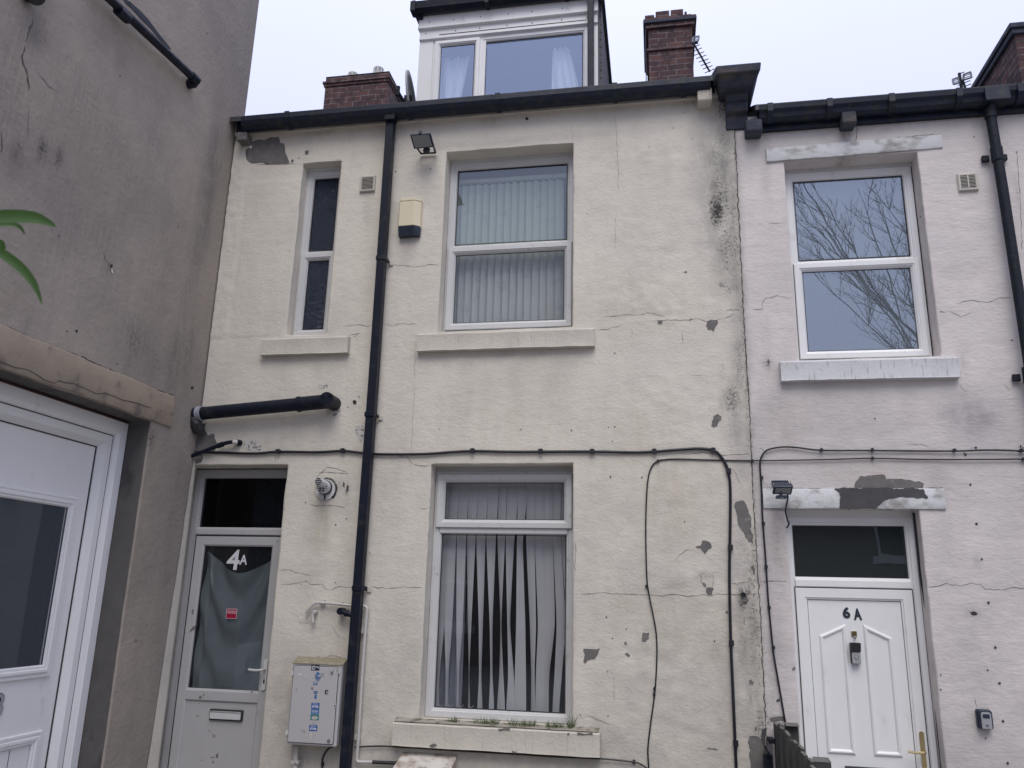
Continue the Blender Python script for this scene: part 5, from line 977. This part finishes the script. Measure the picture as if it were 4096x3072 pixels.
# meter cupboard with stickers
t = thing('meter_box', 'grey white meter cupboard covered in blue reward stickers left of the downpipe', 'meter box', (-2.55, 0, .80))
yf = -.165; fx0, fx1, fz0, fz1 = -2.735, -2.358, .815, 1.362
b = MB(); b.hexa([(fx0-.008, yf, fz0-.012), (fx1+.008, yf, fz0-.012), (fx1+.008, yf, fz1+.008), (fx0-.008, yf, fz1+.008), (-2.775, 0, .79), (-2.372, 0, .79), (-2.372, 0, 1.398), (-2.775, 0, 1.398)]); b.build('cabinet', M_METER, t, bevel=.008)
b = MB(); b.add([(fx0-.012, yf-.004, fz1+.006), (fx1+.012, yf-.004, fz1+.006), (-2.366, 0, 1.401), (-2.781, 0, 1.401), (fx0-.012, yf-.004, fz1+.012), (fx1+.012, yf-.004, fz1+.012), (-2.366, 0, 1.408), (-2.781, 0, 1.408)], [(4, 5, 6, 7), (0, 4, 7, 3), (0, 1, 5, 4), (1, 2, 6, 5)]); b.build('cabinet_top', M_METERT, t)
b = MB(); b.plate(rrect(fx0+.006, fx1-.018, fz0+.006, fz1-.008, .012, 3), yf-.010, yf+.001); mdoor = b.build('cabinet_door', M_METER, t, bevel=.003)
b = MB(); b.plate(rrect(fx0+.002, fx1-.014, fz0+.002, fz1-.004, .014, 3), yf-.003, yf-.001); b.build('door_seal', M_GASK, t)
b = MB()
for q in ((1170, 2693), (1149, 2930)): p = PY(*q, yf-.01); b.box(p.x-.012, p.x+.006, yf-.014, yf-.002, p.z-.014, p.z+.014)
b.build('hinge', M_UPVC, t)
ys = yf-.0112
def stick(l, mat, name='sticker', Y=ys):
    m = MB(); P_ = [PY(*q, Y) for q in l]; m.add([(p.x, Y, p.z) for p in P_]+[(p.x, Y+.001, p.z) for p in P_], [tuple(range(len(l))), tuple(range(2*len(l)-1, len(l)-1, -1))]); return m.build(name, mat, mdoor, fix=True)
def quad(u0, v0, u1, v1): f = lambda u, v: (1140+u*.2351, 2620+v*.2351); return [f(u0, v0), f(u1, v0+4), f(u1-6, v1+4), f(u0-6, v1)]
def tex(body, u0, v0, u1, v1, mat, **k): f = lambda u, v: (1140+u*.2351, 2620+v*.2351); px_text(body, [f(u0, v0), f(u1, v1)], ys-.0006, mat, 'sticker_text', mdoor, **k)
stick(quad(449, 168, 588, 262), M_NAVY); tex('C', 460, 182, 505, 250, M_WHITE, bold=.04); tex('erity', 508, 186, 580, 232, M_WHITE, bold=.02)
stick([(1265, 2690), (1272, 2688.5), (1279, 2692), (1277, 2699), (1273, 2702), (1266, 2700)], M_BLUE2); stick(quad(605, 305, 668, 375), M_SILVER)
tex('Thank', 500, 345, 612, 402, M_BLUE, bold=.03, rot=-.22); tex('You', 508, 392, 584, 436, M_BLUE, bold=.03, rot=-.2)
stick(quad(484, 450, 553, 506), M_BLUE2); stick(quad(497, 455, 540, 485), M_METER, Y=ys-.0004); tex('NE', 447, 545, 478, 592, M_NAVY, rot=-.2)
stick(quad(492, 612, 557, 640), M_BLUE2); stick(quad(492, 650, 557, 658), M_NAVY); stick(quad(503, 674, 543, 742), M_BLUE2); stick(quad(182, 568, 212, 604), M_SILVER)
stick(quad(682, 594, 735, 666), M_NAVY); m = MB(); f = lambda u, v: PY(1140+u*.2351, 2620+v*.2351, ys-.0006); c = f(700, 655)
for rr_ in (.008, .014): m.tube([(c.x+rr_*math.cos(R(a)), ys-.0006, c.z+rr_*math.sin(R(a))) for a in range(0, 91, 15)], .0012, 4)
m.tube([c, c+Vector((0, -.0005, 0))], .0022, 8); m.build('sticker_symbol', M_WHITE, mdoor)
for v0 in (812, 1190):
    d = 0 if v0 == 812 else -36; stick(quad(449+d, v0, 588+d, v0+102), M_BLUE); tex('RISING', 475+d, v0+10, 560+d, v0+34, M_WHITE, bold=.01); tex('STAR', 462+d, v0+42, 572+d, v0+88, M_WHITE, bold=.05, skew=.1)
stick(quad(446, 920, 582, 1006), M_BLUE2); tex('Stellar', 458, 934, 566, 970, M_WHITE, bold=.01); tex('EFFORT', 466, 976, 556, 996, M_WHITE)
stick(quad(436, 1012, 578, 1106), M_GREEN); stick([(1245, 2873), (1249, 2866), (1256, 2863), (1264, 2863), (1270, 2868), (1272, 2874), (1262, 2878), (1250, 2878)], M_VENT, Y=ys-.0004); tex('SUPER', 470, 1034, 546, 1054, M_RED); tex('Student', 455, 1058, 560, 1080, M_SILVER)
tex('69', 468, 1142, 515, 1176, M_SILVER)
b = MB(); p = PY(1340, 2822, ys); cyl_y(b, (p.x, p.z), .009, ys-.003, ys, 14, M_WHITE); cyl_y(b, (p.x, p.z), .006, ys-.0035, ys-.002, 12, M_HOLE); p = PY(1315, 2964, ys); cyl_y(b, (p.x, p.z), .013, ys-.004, ys, 16, M_CHROME); b.build('lock', M_CHROME, mdoor)
stick(quad(860, 214, 938, 316), M_VENT); stick(quad(872, 226, 918, 300), M_SILVER, Y=ys-.0004)
m = MB(); p = PY(1331, 2684, ys)
m.tube([(p.x, ys, p.z-.018), (p.x-.004, ys-.012, p.z), (p.x+.004, ys-.004, p.z+.018)], [.006, .010, .004], 7); m.build('torn_tape', M_SILVER, mdoor)
stick([(1189, 2692), (1198, 2693), (1205, 2697), (1213, 2697), (1212, 2700), (1196, 2700)], M_WHITE); stick([(1221, 2700), (1226, 2698), (1225, 2704), (1221, 2704)], M_WHITE)
stick([(1213, 2924), (1219, 2921), (1221, 2929), (1212, 2931)], M_MOSS); stick([(1242, 2930), (1249, 2928), (1246, 2952), (1240, 2953)], M_VENT, Y=ys+.0002)
# low gas meter hood
t = thing('meter_hood', 'grimy cream meter hood with sloping lid at the bottom edge under the window', 'meter hood', (-1.68, 0, 0))
q = [PY(1600, 3015, -.02), PY(1825, 3026, -.02), PY(1797, 3063, -.27), PY(1580, 3054, -.27)]
x0, x1 = -1.89, -1.475; b = MB(); b.add([(x0, 0, .772), (x1, 0, .772), (x1, -.25, .70), (x0, -.25, .70), (x1, -.28, .66), (x0, -.28, .66), (x0, 0, .3), (x1, 0, .3), (x1, -.28, .3), (x0, -.28, .3)], [(0, 1, 2, 3), (3, 2, 4, 5), (5, 4, 8, 9), (0, 3, 5, 9, 6), (1, 7, 8, 4, 2), (0, 6, 7, 1), (6, 9, 8, 7)]); b.build('hood', M_RUST, t, bevel=.006)
b = MB(); b.box(x0-.003, x1+.003, -.284, -.262, .62, .67); p = q[0]; cyl_y(b, (x0+.2, .75), .006, -.06, -.05, 8, M_CHROME); b.build('lid_edge', M_RUST, t, bevel=.004)
# hook, key safe, doorbell
t = cable('bent rusty hook in the stained render near the boundary crack', [(2975, 2379), (2977, 2370), (2973, 2352), (2969, 2346)], .006, Y=-.02, cat='hook', name='wall_hook', group=None, mat=M_WPIPE)
b = MB(); p = PY(2974, 2377, -.01); b.tube([(p.x, .0, p.z), (p.x, -.03, p.z)], .014, 8); b.build('ring_bolt', M_IRON, t)
t = thing('key_safe', 'small black and silver key safe on the pinkish wall right of door 6A', 'key safe', (2.1, 0, 1.14))
kx0, kx1, kz0, kz1 = 2.068, 2.150, 1.130, 1.245
b = MB(); b.plate(rrect(kx0-.006, kx1+.002, kz0-.002, kz1+.004, .012, 3), -.03, .0); b.plate(rrect(kx0, kx1, kz0, kz1, .012, 3), -.052, -.028); b.build('case', M_NAVY, t, bevel=.004)
b = MB(); b.plate([(kx0+.010, kz0+.002), (kx1-.010, kz0+.002)]+arc((kx1-.026, kz1-.026), .016, 0, 90, 5)+arc((kx0+.026, kz1-.026), .016, 90, 180, 5), -.057, -.050); b.build('cover', M_SILVER, t, bevel=.002)
b = MB(); b.plate(rrect(kx0+.020, kx1-.020, kz1-.048, kz1-.022, .006, 3), -.0585, -.0565); b.build('dial_window', M_NAVY, t)
b = MB(); b.tube([((kx0+kx1)/2+.009*math.cos(a), -.058, kz0+.022+.007*math.sin(a)) for a in [k*math.pi/8 for k in range(17)]], .0010, 4); b.box((kx0+kx1)/2-.005, (kx0+kx1)/2+.005, -.0585, -.057, kz0+.0205, kz0+.0235); b.build('emblem', M_NAVY, t)
t = thing('doorbell_camera', 'black and silver video doorbell on the middle of door 6A', 'doorbell', (1.37, .15, 1.5))
b = MB(); q0 = PY(3398, 2570, .13); q1 = PY(3446, 2656, .13); dx0, dx1, dz0, dz1 = q0.x+.004, q1.x-.002, q1.z, q0.z; b.plate(rrect(dx0, dx1, dz0, dz1, .005, 2), .125, .163); b.hexa([(dx0-.004, .112, dz1-.062), (dx1+.002, .112, dz1-.062), (dx1+.002, .092, dz1), (dx0-.004, .092, dz1), (dx0, .15, dz1-.062), (dx1, .15, dz1-.062), (dx1, .15, dz1), (dx0, .15, dz1)]); b.build('case', M_GASK, t, bevel=.003)
b = MB(); b.plate(rrect(dx0+.004, dx1-.002, dz0+.002, dz1-.064, .003, 2), .118, .126); b.build('face', M_SILVER, t, bevel=.001)
b = MB(); cx, cz = (dx0+dx1)/2+.002, dz0+.045; cyl_y(b, (cx, cz), .0145, .1155, .119, 20, M_CHROME); cyl_y(b, (cx, cz), .0115, .1145, .116, 20, M_SILVER); b.build('button', M_CHROME, t)

# ================================================================== blinds, curtains
t = thing('vertical_blind', 'pale closed vertical blind in the upstairs window of the cream house', 'blind', (-1.2, .3, 4.1), group='vertical blinds')
b = MB(); b.box(-1.78, -.66, .27, .31, 5.565, 5.60); b.build('headrail', M_VENT, t)
x = -1.765; k = 0; slat0 = None
while x < -.80:
    m = MB(); n = 10; vs = []; w_ = .078; a = R(30+random.uniform(-4, 5)); zt = 5.545; zb = 4.13; sx = random.uniform(-.004, .004)
    for i in range(n+1):
        z = zb+(zt-zb)*i/n; wob = .003*float(fbm(z*3, k, 2))+sx*(1-i/n)
        for s_ in (-1, -.4, .4, 1): vs.append((x+w_/2*s_*math.cos(a)+wob+.035, .29+w_/2*s_*math.sin(a)-.004*(1-s_*s_), z))
    m.add(vs, [(i*4+j, i*4+j+1, (i+1)*4+j+1, (i+1)*4+j) for i in range(n) for j in range(3)]); m.build('slat', M_BLIND, t, smooth=True, fix=False); x += .0665; k += 1
m = MB(); m.box(-.735, -.66, .30, .302, 4.13, 5.545); m.build('slat', M_BLIND, t)
t = thing('vertical_blind', 'untidy white vertical blind with twisted slats and black gaps in the downstairs window', 'blind', (-1.2, .25, 1.0), group='vertical blinds')
SL = [(100, 165, 85, 150, 60, 117), (165, 224, 150, 196, 158, 172), (227, 285, 226, 262, 226, 240), (290, 346, 293, 320, 294, 313), (350, 406, 367, 388, 358, 386), (412, 471, 436, 448, 430, 460), (480, 531, 499, 507, 478, 531), (534, 586, 546, 557, 538, 600), (606, 638, 600, 656, 590, 662), (660, 715, 684, 726, 690, 722), (715, 775, 737, 800, 720, 801), (775, 829, 790, 843, 775, 803), (829, 880, 854, 913, 826, 870), (880, 960, 920, 950, 922, 960)]
Yb = .25
EX = [(80, 118), (162, 170), (231, 238), (300, 306), (369, 377), (440, 448), (491, 521), (552, 584), (590, 661), (692, 715), (722, 800), (783, 803), (838, 886), (921, 955)]
for k, s_ in enumerate(SL):
    lv = []
    for (a_, c_), v_ in (((s_[0], s_[1]), 460), ((s_[2], s_[3]), 1000), ((s_[4], s_[5]), 1505)):
        lv.append((PY(1680+a_*.639, 1860+v_*.639, Yb).x, PY(1680+c_*.639, 1860+v_*.639, Yb).x, PY(1680+a_*.639, 1860+v_*.639, Yb).z))
    nx = SL[k+1][0] if k+1 < len(SL) else s_[1]; xt0 = lv[0][0]; xt1 = PY(1680+nx*.639, 2154, Yb).x+.002
    e_ = EX[k]; q0 = PY(1680+e_[0]*.639, 1860+1330*.639, Yb); q1 = PY(1680+e_[1]*.639, 1860+1330*.639, Yb)
    P_ = [(xt0, xt1, 2.83), (xt0, xt1-.004, 2.6), (lv[0][0], lv[0][1], lv[0][2]), lv[1], (q0.x, q1.x, q0.z), lv[2], (lv[2][0], lv[2][1], 1.03)]
    m = MB(); vs = []; rows = []; N = 30
    zz = [2.83-(2.83-1.03)*i/N for i in range(N+1)]; zk = [p[2] for p in P_][::-1]; ka = [p[0] for p in P_][::-1]; kb_ = [p[1] for p in P_][::-1]
    for z in zz:
        xa = float(np.mean([np.interp(z+d_, zk, ka) for d_ in (-.08, -.03, 0, .03, .08)])); xb = float(np.mean([np.interp(z+d_, zk, kb_) for d_ in (-.08, -.03, 0, .03, .08)]))
        wd = xb-xa; tw = .4*math.sqrt(max(0, .078**2-wd*wd))*(1 if k % 3 else -1)
        for q_ in (0, .33, .67, 1): vs.append((xa+wd*q_, Yb+.02+(q_-.5)*tw-.006*math.sin(q_*math.pi), z))
    m.add(vs, [(i*4+j, i*4+j+1, (i+1)*4+j+1, (i+1)*4+j) for i in range(N) for j in range(3)]); m.build('slat', M_BLINDL, t, smooth=True, fix=False)
b = MB(); b.box(-1.78, -.64, .22, .27, 2.82, 2.86); b.build('headrail', M_VENT, t)
b = MB()
for k in range(4):
    xa = PY(1680+(115+62*k)*.639, 2810, .24).x; b.tube([(xa+.045*q_, .235, 1.085-.020*math.sin(q_*math.pi)) for q_ in (0, .25, .5, .75, 1)], .0018, 4)
b.build('bead_chain', M_WHITE, t)
def cloth(name, label, cat, mat, fn, nu, nv, group=None):
    m = MB(); vs = [fn(i/nu, j/nv) for j in range(nv+1) for i in range(nu+1)]; m.add(vs, [(j*(nu+1)+i, j*(nu+1)+i+1, (j+1)*(nu+1)+i+1, (j+1)*(nu+1)+i) for j in range(nv) for i in range(nu)])
    o = m.build(name, mat, None, smooth=True, fix=False); tag(o, label, cat, group); return o
x0, x1 = PY(1672, 2500, .36).x+.10, PY(1874, 2500, .36).x
cloth('curtain', 'dull grey curtain hanging behind the left of the untidy blind', 'curtain', M_GREYP, lambda u, v: (-1.80+.255*u, .36+.012*math.sin(u*38)+.004*math.sin(u*11), 1.02+1.45*v), 40, 4)
cloth('blanket', 'teal grey blanket hung as a curtain behind the glass of door 4A', 'blanket', M_TEAL,
      lambda u, v: (-3.80+.63*u, .245+.030*math.sin((1.05+1.12*v+.52*(1-(2*u-1.06)**2))*13.5)*(.35+.65*v)+.016*math.sin(u*26)*math.exp(-((u-.06)/.13)**2)-.02*math.exp(-((u-.13)/.05)**2)+.004*float(fbm(u*9, v*16, 3)),
                    1.05+(1.13-.15*math.sin(math.pi*min(1, max(0, (u-.03)/.94)))**1.2-.0)*v+(.05*(1-u)*v)-.02*v), 60, 70)
def curt(xa0, xb0, xa1, xb1, z0, z1, y_, f): return lambda u, v: ((xa0+(xb0-xa0)*u)*(1-v)+(xa1+(xb1-xa1)*u)*v, y_+.022*math.sin(u*f+v*1.2)+.010*math.sin(u*f*2.3), z0+(z1-z0)*v)
cloth('curtain', 'white curtain in the narrow left light of the dormer window', 'curtain', M_CURT, curt(-2.17, -1.99, -2.18, -1.86, 6.6, 7.46, .97, 17), 40, 8, 'dormer curtains')
cloth('curtain', 'white curtain drawn to the right of the wide dormer light', 'curtain', M_CURT, curt(-.98, -.62, -.98, -.80, 6.6, 7.46, .97, 20), 40, 8, 'dormer curtains')

# ================================================================== roof things
t = thing('satellite_dish', 'satellite dish seen edge on beside the dormer', 'satellite dish', (-2.49, 1.0, 6.6))
m = MB(); vs = []; ns, nr = 28, 5; ax = Vector((1, .10, .12)).normalized(); uu = Vector((0, 1, 0)); uu = (uu-ax*uu.dot(ax)).normalized(); vv_ = ax.cross(uu); c = Vector((-2.485, 1.0, 7.03))
vs.append(c-ax*.03)
for r_ in range(1, nr+1):
    for k in range(ns): a = 2*math.pi*k/ns; q = r_/nr; vs.append(c+uu*(.27*q*math.cos(a))+vv_*(.30*q*math.sin(a))-ax*(.03*(1-q*q)))
fs = [(0, 1+k, 1+(k+1) % ns) for k in range(ns)]+[(1+(r_-1)*ns+k, 1+r_*ns+k, 1+r_*ns+(k+1) % ns, 1+(r_-1)*ns+(k+1) % ns) for r_ in range(1, nr) for k in range(ns)]
m.add(vs, fs); d_ = m.build('dish', M_SILVER, t, smooth=True, fix=False); sm_ = d_.modifiers.new('s', 'SOLIDIFY'); sm_.thickness = .02
b = MB(); b.box(-2.57, -2.50, .97, 1.03, 6.95, 7.06); b.tube([(-2.55, 1.0, 6.3), (-2.55, 1.0, 7.0)], .022, 8); b.tube([(-2.52, .95, 6.9), (-2.60, .86, 7.02)], .018, 8); b.tube([(-2.60, .86, 6.98), (-2.60, .86, 7.09)], .02, 8); b.build('arm', M_IRON, t)
def aerial(label, f, boom, els, refl, Y, mast):
    P_ = lambda q, dy=0: PY(*f(*q), Y+dy); t = thing('tv_aerial', label, 'aerial', tuple(P_(boom[0])), group='rooftop aerials')
    b = MB(); b.tube([P_(boom[0]), P_(boom[1])], .013, 6); b.build('boom', M_IRON, t)
    for a_, c_ in els: m = MB(); m.tube([P_(a_, -.01), P_(c_, -.01)], .006, 5); m.build('element', M_IRON, t)
    for rq in refl:
        m = MB(); A_, B_, C_, D_ = [P_(q, .02) for q in rq]
        for e in ((A_, B_), (B_, C_), (C_, D_), (D_, A_)): m.tube(list(e), .013, 4)
        for k in (1/3, 2/3): m.tube([A_.lerp(D_, k), B_.lerp(C_, k)], .006, 4)
        m.build('reflector', M_GREYP, t)
    b = MB(); b.tube([P_(q, .02) for q in mast], .019, 8); b.build('mast', M_IRON, t)
f1 = lambda u, v: (2740+u*.1206, 120+v*.1206)
aerial('tv aerial leaning out from the brick chimney in the middle', f1, ((270, 420), (822, 1380)), [((240, 578), (492, 485)), ((245, 728), (560, 592)), ((310, 840), (635, 720)), ((375, 950), (703, 832)), ((452, 1062), (780, 958)), ((522, 1185), (848, 1063)), ((590, 1297), (912, 1180)), ((660, 1425), (978, 1285))], [[(265, 250), (460, 195), (442, 360), (255, 400)]], 3.45, [(240, 430), (300, 440), (430, 410)])
f2 = lambda u, v: (3780+u*.217, 60+v*.217)
aerial('tv aerial on a mast behind the gutter of the pinkish house', f2, ((325, 1195), (440, 1560)), [((290, 1078), (356, 1050)), ((330, 1110), (365, 1098)), ((235, 1300), (465, 1208)), ((255, 1360), (482, 1270)), ((275, 1418), (500, 1330)), ((300, 1470), (520, 1390))], [[(140, 1188), (240, 1150), (262, 1245), (160, 1280)], [(345, 1095), (468, 1048), (490, 1150), (335, 1200)]], 3.0, [(262, 1075), (330, 1500), (345, 1600)])

# ================================================================== fence between the yards
FX = .765; t = thing('picket_fence', 'weathered grey close boarded fence running out from the wall between the doors', 'fence', (FX, -.9, 0))
yy = -.04; k = 0
while yy > -3.2:
    w_ = random.uniform(.105, .135); zt = 1.105+random.uniform(-.012, .016)-(.012 if k > 9 else 0); off = .012 if k % 2 else 0
    b = MB(); b.box(FX-.011+off, FX+.011+off, yy-w_, yy, .04, zt, M_WOOD); b.box(FX-.0105+off, FX+.0105+off, yy-w_+.001, yy-.001, zt, zt+.004, M_WOODT); b.build('board', M_WOOD, t, bevel=.002); yy -= w_+.022; k += 1
b = MB(); b.box(FX+.024, FX+.06, -3.2, -.05, .85, .93); b.box(FX+.024, FX+.06, -3.2, -.05, .3, .38); b.build('rail', M_WOOD, t)
for (xx_, y0_, zt) in ((.80, -1.08, 1.055), (.80, -.04, 1.095)):
    b = MB(); b.box(xx_+.03, xx_+.115, y0_-.07 if y0_ < -.5 else y0_-.03, y0_+.02 if y0_ < -.5 else y0_+.025, .0, zt, M_WOOD); b.add([(xx_+.028, y0_-.072, zt+.001), (xx_+.117, y0_-.072, zt+.001), (xx_+.117, y0_+.022, zt+.012), (xx_+.028, y0_+.022, zt+.012)], [(0, 1, 2, 3)], M_WOODT); b.build('post', M_WOOD, t, bevel=.004)
b = MB(); p = PX(3078, 2985, .735); b.box(.71, .748, -.12, -.01, .98, 1.01); b.tube(smooth_path([(.70, -.03, .94), (.69, -.06, .95), (.70, -.09, .93), (.72, -.1, .90)], 4), .008, 6); b.box(.675, .735, -.07, -.03, .80, .90); b.build('gate_latch', M_IRON, t, bevel=.003)

# ================================================================== grass on the sill, leaves near the camera
def tuft(label, xc, wd, n, h, Y=-.028):
    t = MB(); p = PY(xc, 2880, Y); zb = .992
    for k in range(n):
        x = p.x+random.uniform(-wd, wd); l = h*random.uniform(.5, 1.15); a = random.gauss(0, .45); dy = random.uniform(-.4, .2); w_ = random.uniform(.0012, .0022); cu = random.uniform(-.3, .3); yb_ = Y+random.uniform(-.02, .02); vs = []
        for i in range(4):
            q_ = i/3; vs += [(x+math.sin(a+cu*q_)*l*q_-w_*(1-q_), yb_+dy*l*q_, zb+math.cos(a+cu*q_)*l*q_), (x+math.sin(a+cu*q_)*l*q_+w_*(1-q_), yb_+dy*l*q_, zb+math.cos(a+cu*q_)*l*q_)]
        t.add(vs, [(2*i, 2*i+1, 2*i+3, 2*i+2) for i in range(3)])
    o = t.build('grass_tuft', M_GRASS, None, fix=False); tag(o, label, 'grass tuft', 'grass tufts on the window sill')
tuft('leftmost small grass tuft on the mossy sill of the downstairs window', 1814, .035, 60, .052)
tuft('wide grass tuft left of centre on the mossy window sill', 1948, .085, 150, .058)
tuft('bushy grass tuft right of centre on the mossy window sill', 2090, .095, 170, .058)
tuft('grass tuft near the right end of the mossy window sill', 2220, .06, 110, .055)
tuft('tall thin grass clump in the right corner of the window opening', 2283, .018, 46, .11)
Yl = -5.15; t = thing('shrub', 'green leafy plant close to the camera at the left edge', 'plant', tuple(PY(-260, 1200, Yl))[:2]+(0,))
def leaf(pts, w_, Y0, tilt):
    P_ = smooth_path([PY(*q, Y0+tilt*i) for i, q in enumerate(pts)], 6); n = len(P_); vs = []
    for i, p in enumerate(P_):
        q_ = i/(n-1); d = (P_[min(i+1, n-1)]-P_[max(i-1, 0)]).normalized(); s_ = d.cross(Vector((0, 1, 0))).normalized(); ww = w_*(math.sin(math.pi*min(1, q_**.75))**.8)+.0004
        vs += [p+s_*ww, p+Vector((0, ww*.35, 0)), p-s_*ww]
    m = MB(); m.add(vs, [(3*i+j, 3*i+j+1, 3*i+j+4, 3*i+j+3) for i in range(n-1) for j in range(2)]); m.build('leaf', M_LEAF, t, smooth=True, fix=False)
leaf([(-190, 880), (-80, 872), (20, 865), (120, 868), (180, 885), (224, 908)], .0120, Yl, .004)
leaf([(-60, 905), (0, 898), (50, 898), (82, 910), (99, 938)], .0042, Yl+.03, .006)
leaf([(-140, 905), (-40, 985), (20, 1022), (80, 1068), (125, 1120), (150, 1165), (168, 1218)], .0078, Yl-.02, .003)
leaf([(-10, 960), (8, 975), (14, 1000), (20, 1020)], .0045, Yl-.01, .003)
leaf([(-190, 880), (-240, 800), (-260, 700), (-230, 610)], .011, Yl, .004); leaf([(-230, 1000), (-320, 1040), (-400, 1120), (-430, 1230)], .011, Yl, .004)
b = MB(); q = [tuple(PY(-190, 870, Yl)), tuple(PY(-230, 1000, Yl)), tuple(PY(-255, 1300, Yl)), (PY(-260, 1500, Yl).x, Yl, .9), (PY(-260, 1500, Yl).x-.03, Yl, .0)]; b.tube(smooth_path(q, 5), [.003]*6+[.006]*15, 7); b.tube([PY(-150, 905, Yl-.02), PY(-232, 1000, Yl)], .002, 6); b.tube([PY(-62, 905, Yl+.03), PY(-190, 880, Yl)], .0015, 6); b.build('stem', M_STEM, t, smooth=True)

# ================================================================== behind the camera: what the panes reflect
H = thing('brick_terrace', 'dark brick terrace across the yard, seen only as reflections in the glass', 'house', (0, -17, 0))
b = MB(); b.box(-12, 13, -25, -17, 0, 5.0); b.build('wall', M_OPP, H)
b = MB(); b.prism([(-16.7, 5.0), (-21, 7.3), (-25.3, 5.0)], -12.2, 13.2); b.build('roof', M_SLATE, H)
for fx in range(6):
    for fz in (1.0, 3.2):
        x = -10.6+fx*4.1; b = MB(); b.ring((x, x+1.1, fz, fz+1.35), [(0, -17.0), (0, -16.96), (.07, -16.95), (.08, -16.98)]); w_ = b.build('window', M_UPVC, H); m = MB(); m.box(x-.15, x+1.25, -17.0, -16.9, fz-.16, fz); m.build('sill', M_UPVC, w_); m = MB(); m.poly([(x, -16.985, fz), (x+1.1, -16.985, fz), (x+1.1, -16.985, fz+1.35), (x, -16.985, fz+1.35)]); m.build('pane', M_ROOM, w_)
t = thing('bare_tree', 'leafless tree standing behind the camera, mirrored in the window above door 6A', 'tree', (8.5, -11.8, 0))
rt_ = random.Random(21); tb = MB(); cb_ = MB(); cnt = [0]
def branch(p, d, l, r_, lev):
    n = 5; pts = [p]; q = p; dd = d
    for i in range(n): dd = (dd+Vector((rt_.gauss(0, .045), rt_.gauss(0, .045), rt_.gauss(.02, .03)))).normalized(); q = q+dd*(l/n); pts.append(q)
    (tb if lev < 2 else cb_).tube(pts, [max(.004, r_*(1-.75*i/n)) for i in range(n+1)], 5 if lev < 3 else 3, cap=False)
    if lev >= 4: return
    k = [0, 9, 9, 7][lev]
    for i in range(k):
        f_ = .25+.75*(i+rt_.random())/k; o = pts[min(n, int(f_*n))]; s_ = Vector((rt_.gauss(0, 1), rt_.gauss(0, 1), rt_.gauss(0, .3))).normalized()
        nd = (dd+s_*(.42 if lev < 2 else .75)+Vector((-.03, 0, .10))).normalized(); branch(o, nd, l*(rt_.uniform(.38, .62) if lev < 2 else rt_.uniform(.16, .34)), r_*.45, lev+1)
branch(Vector((8.5, -11.8, 0)), Vector((-.03, 0, 1)), 4.6, .20, 0)
for k in range(15):
    a_ = Vector((rt_.uniform(-.80, .35)-.25*(k % 3 == 0), rt_.uniform(-.35, .35), 1.1)); branch(Vector((8.4, -11.8, rt_.uniform(1.8, 4.6))), a_.normalized(), rt_.uniform(5.0, 8.8), .045, 1)
tb.build('trunk', M_BARK, t, smooth=True, fix=False); cb_.build('crown', M_BARK, t, fix=False)
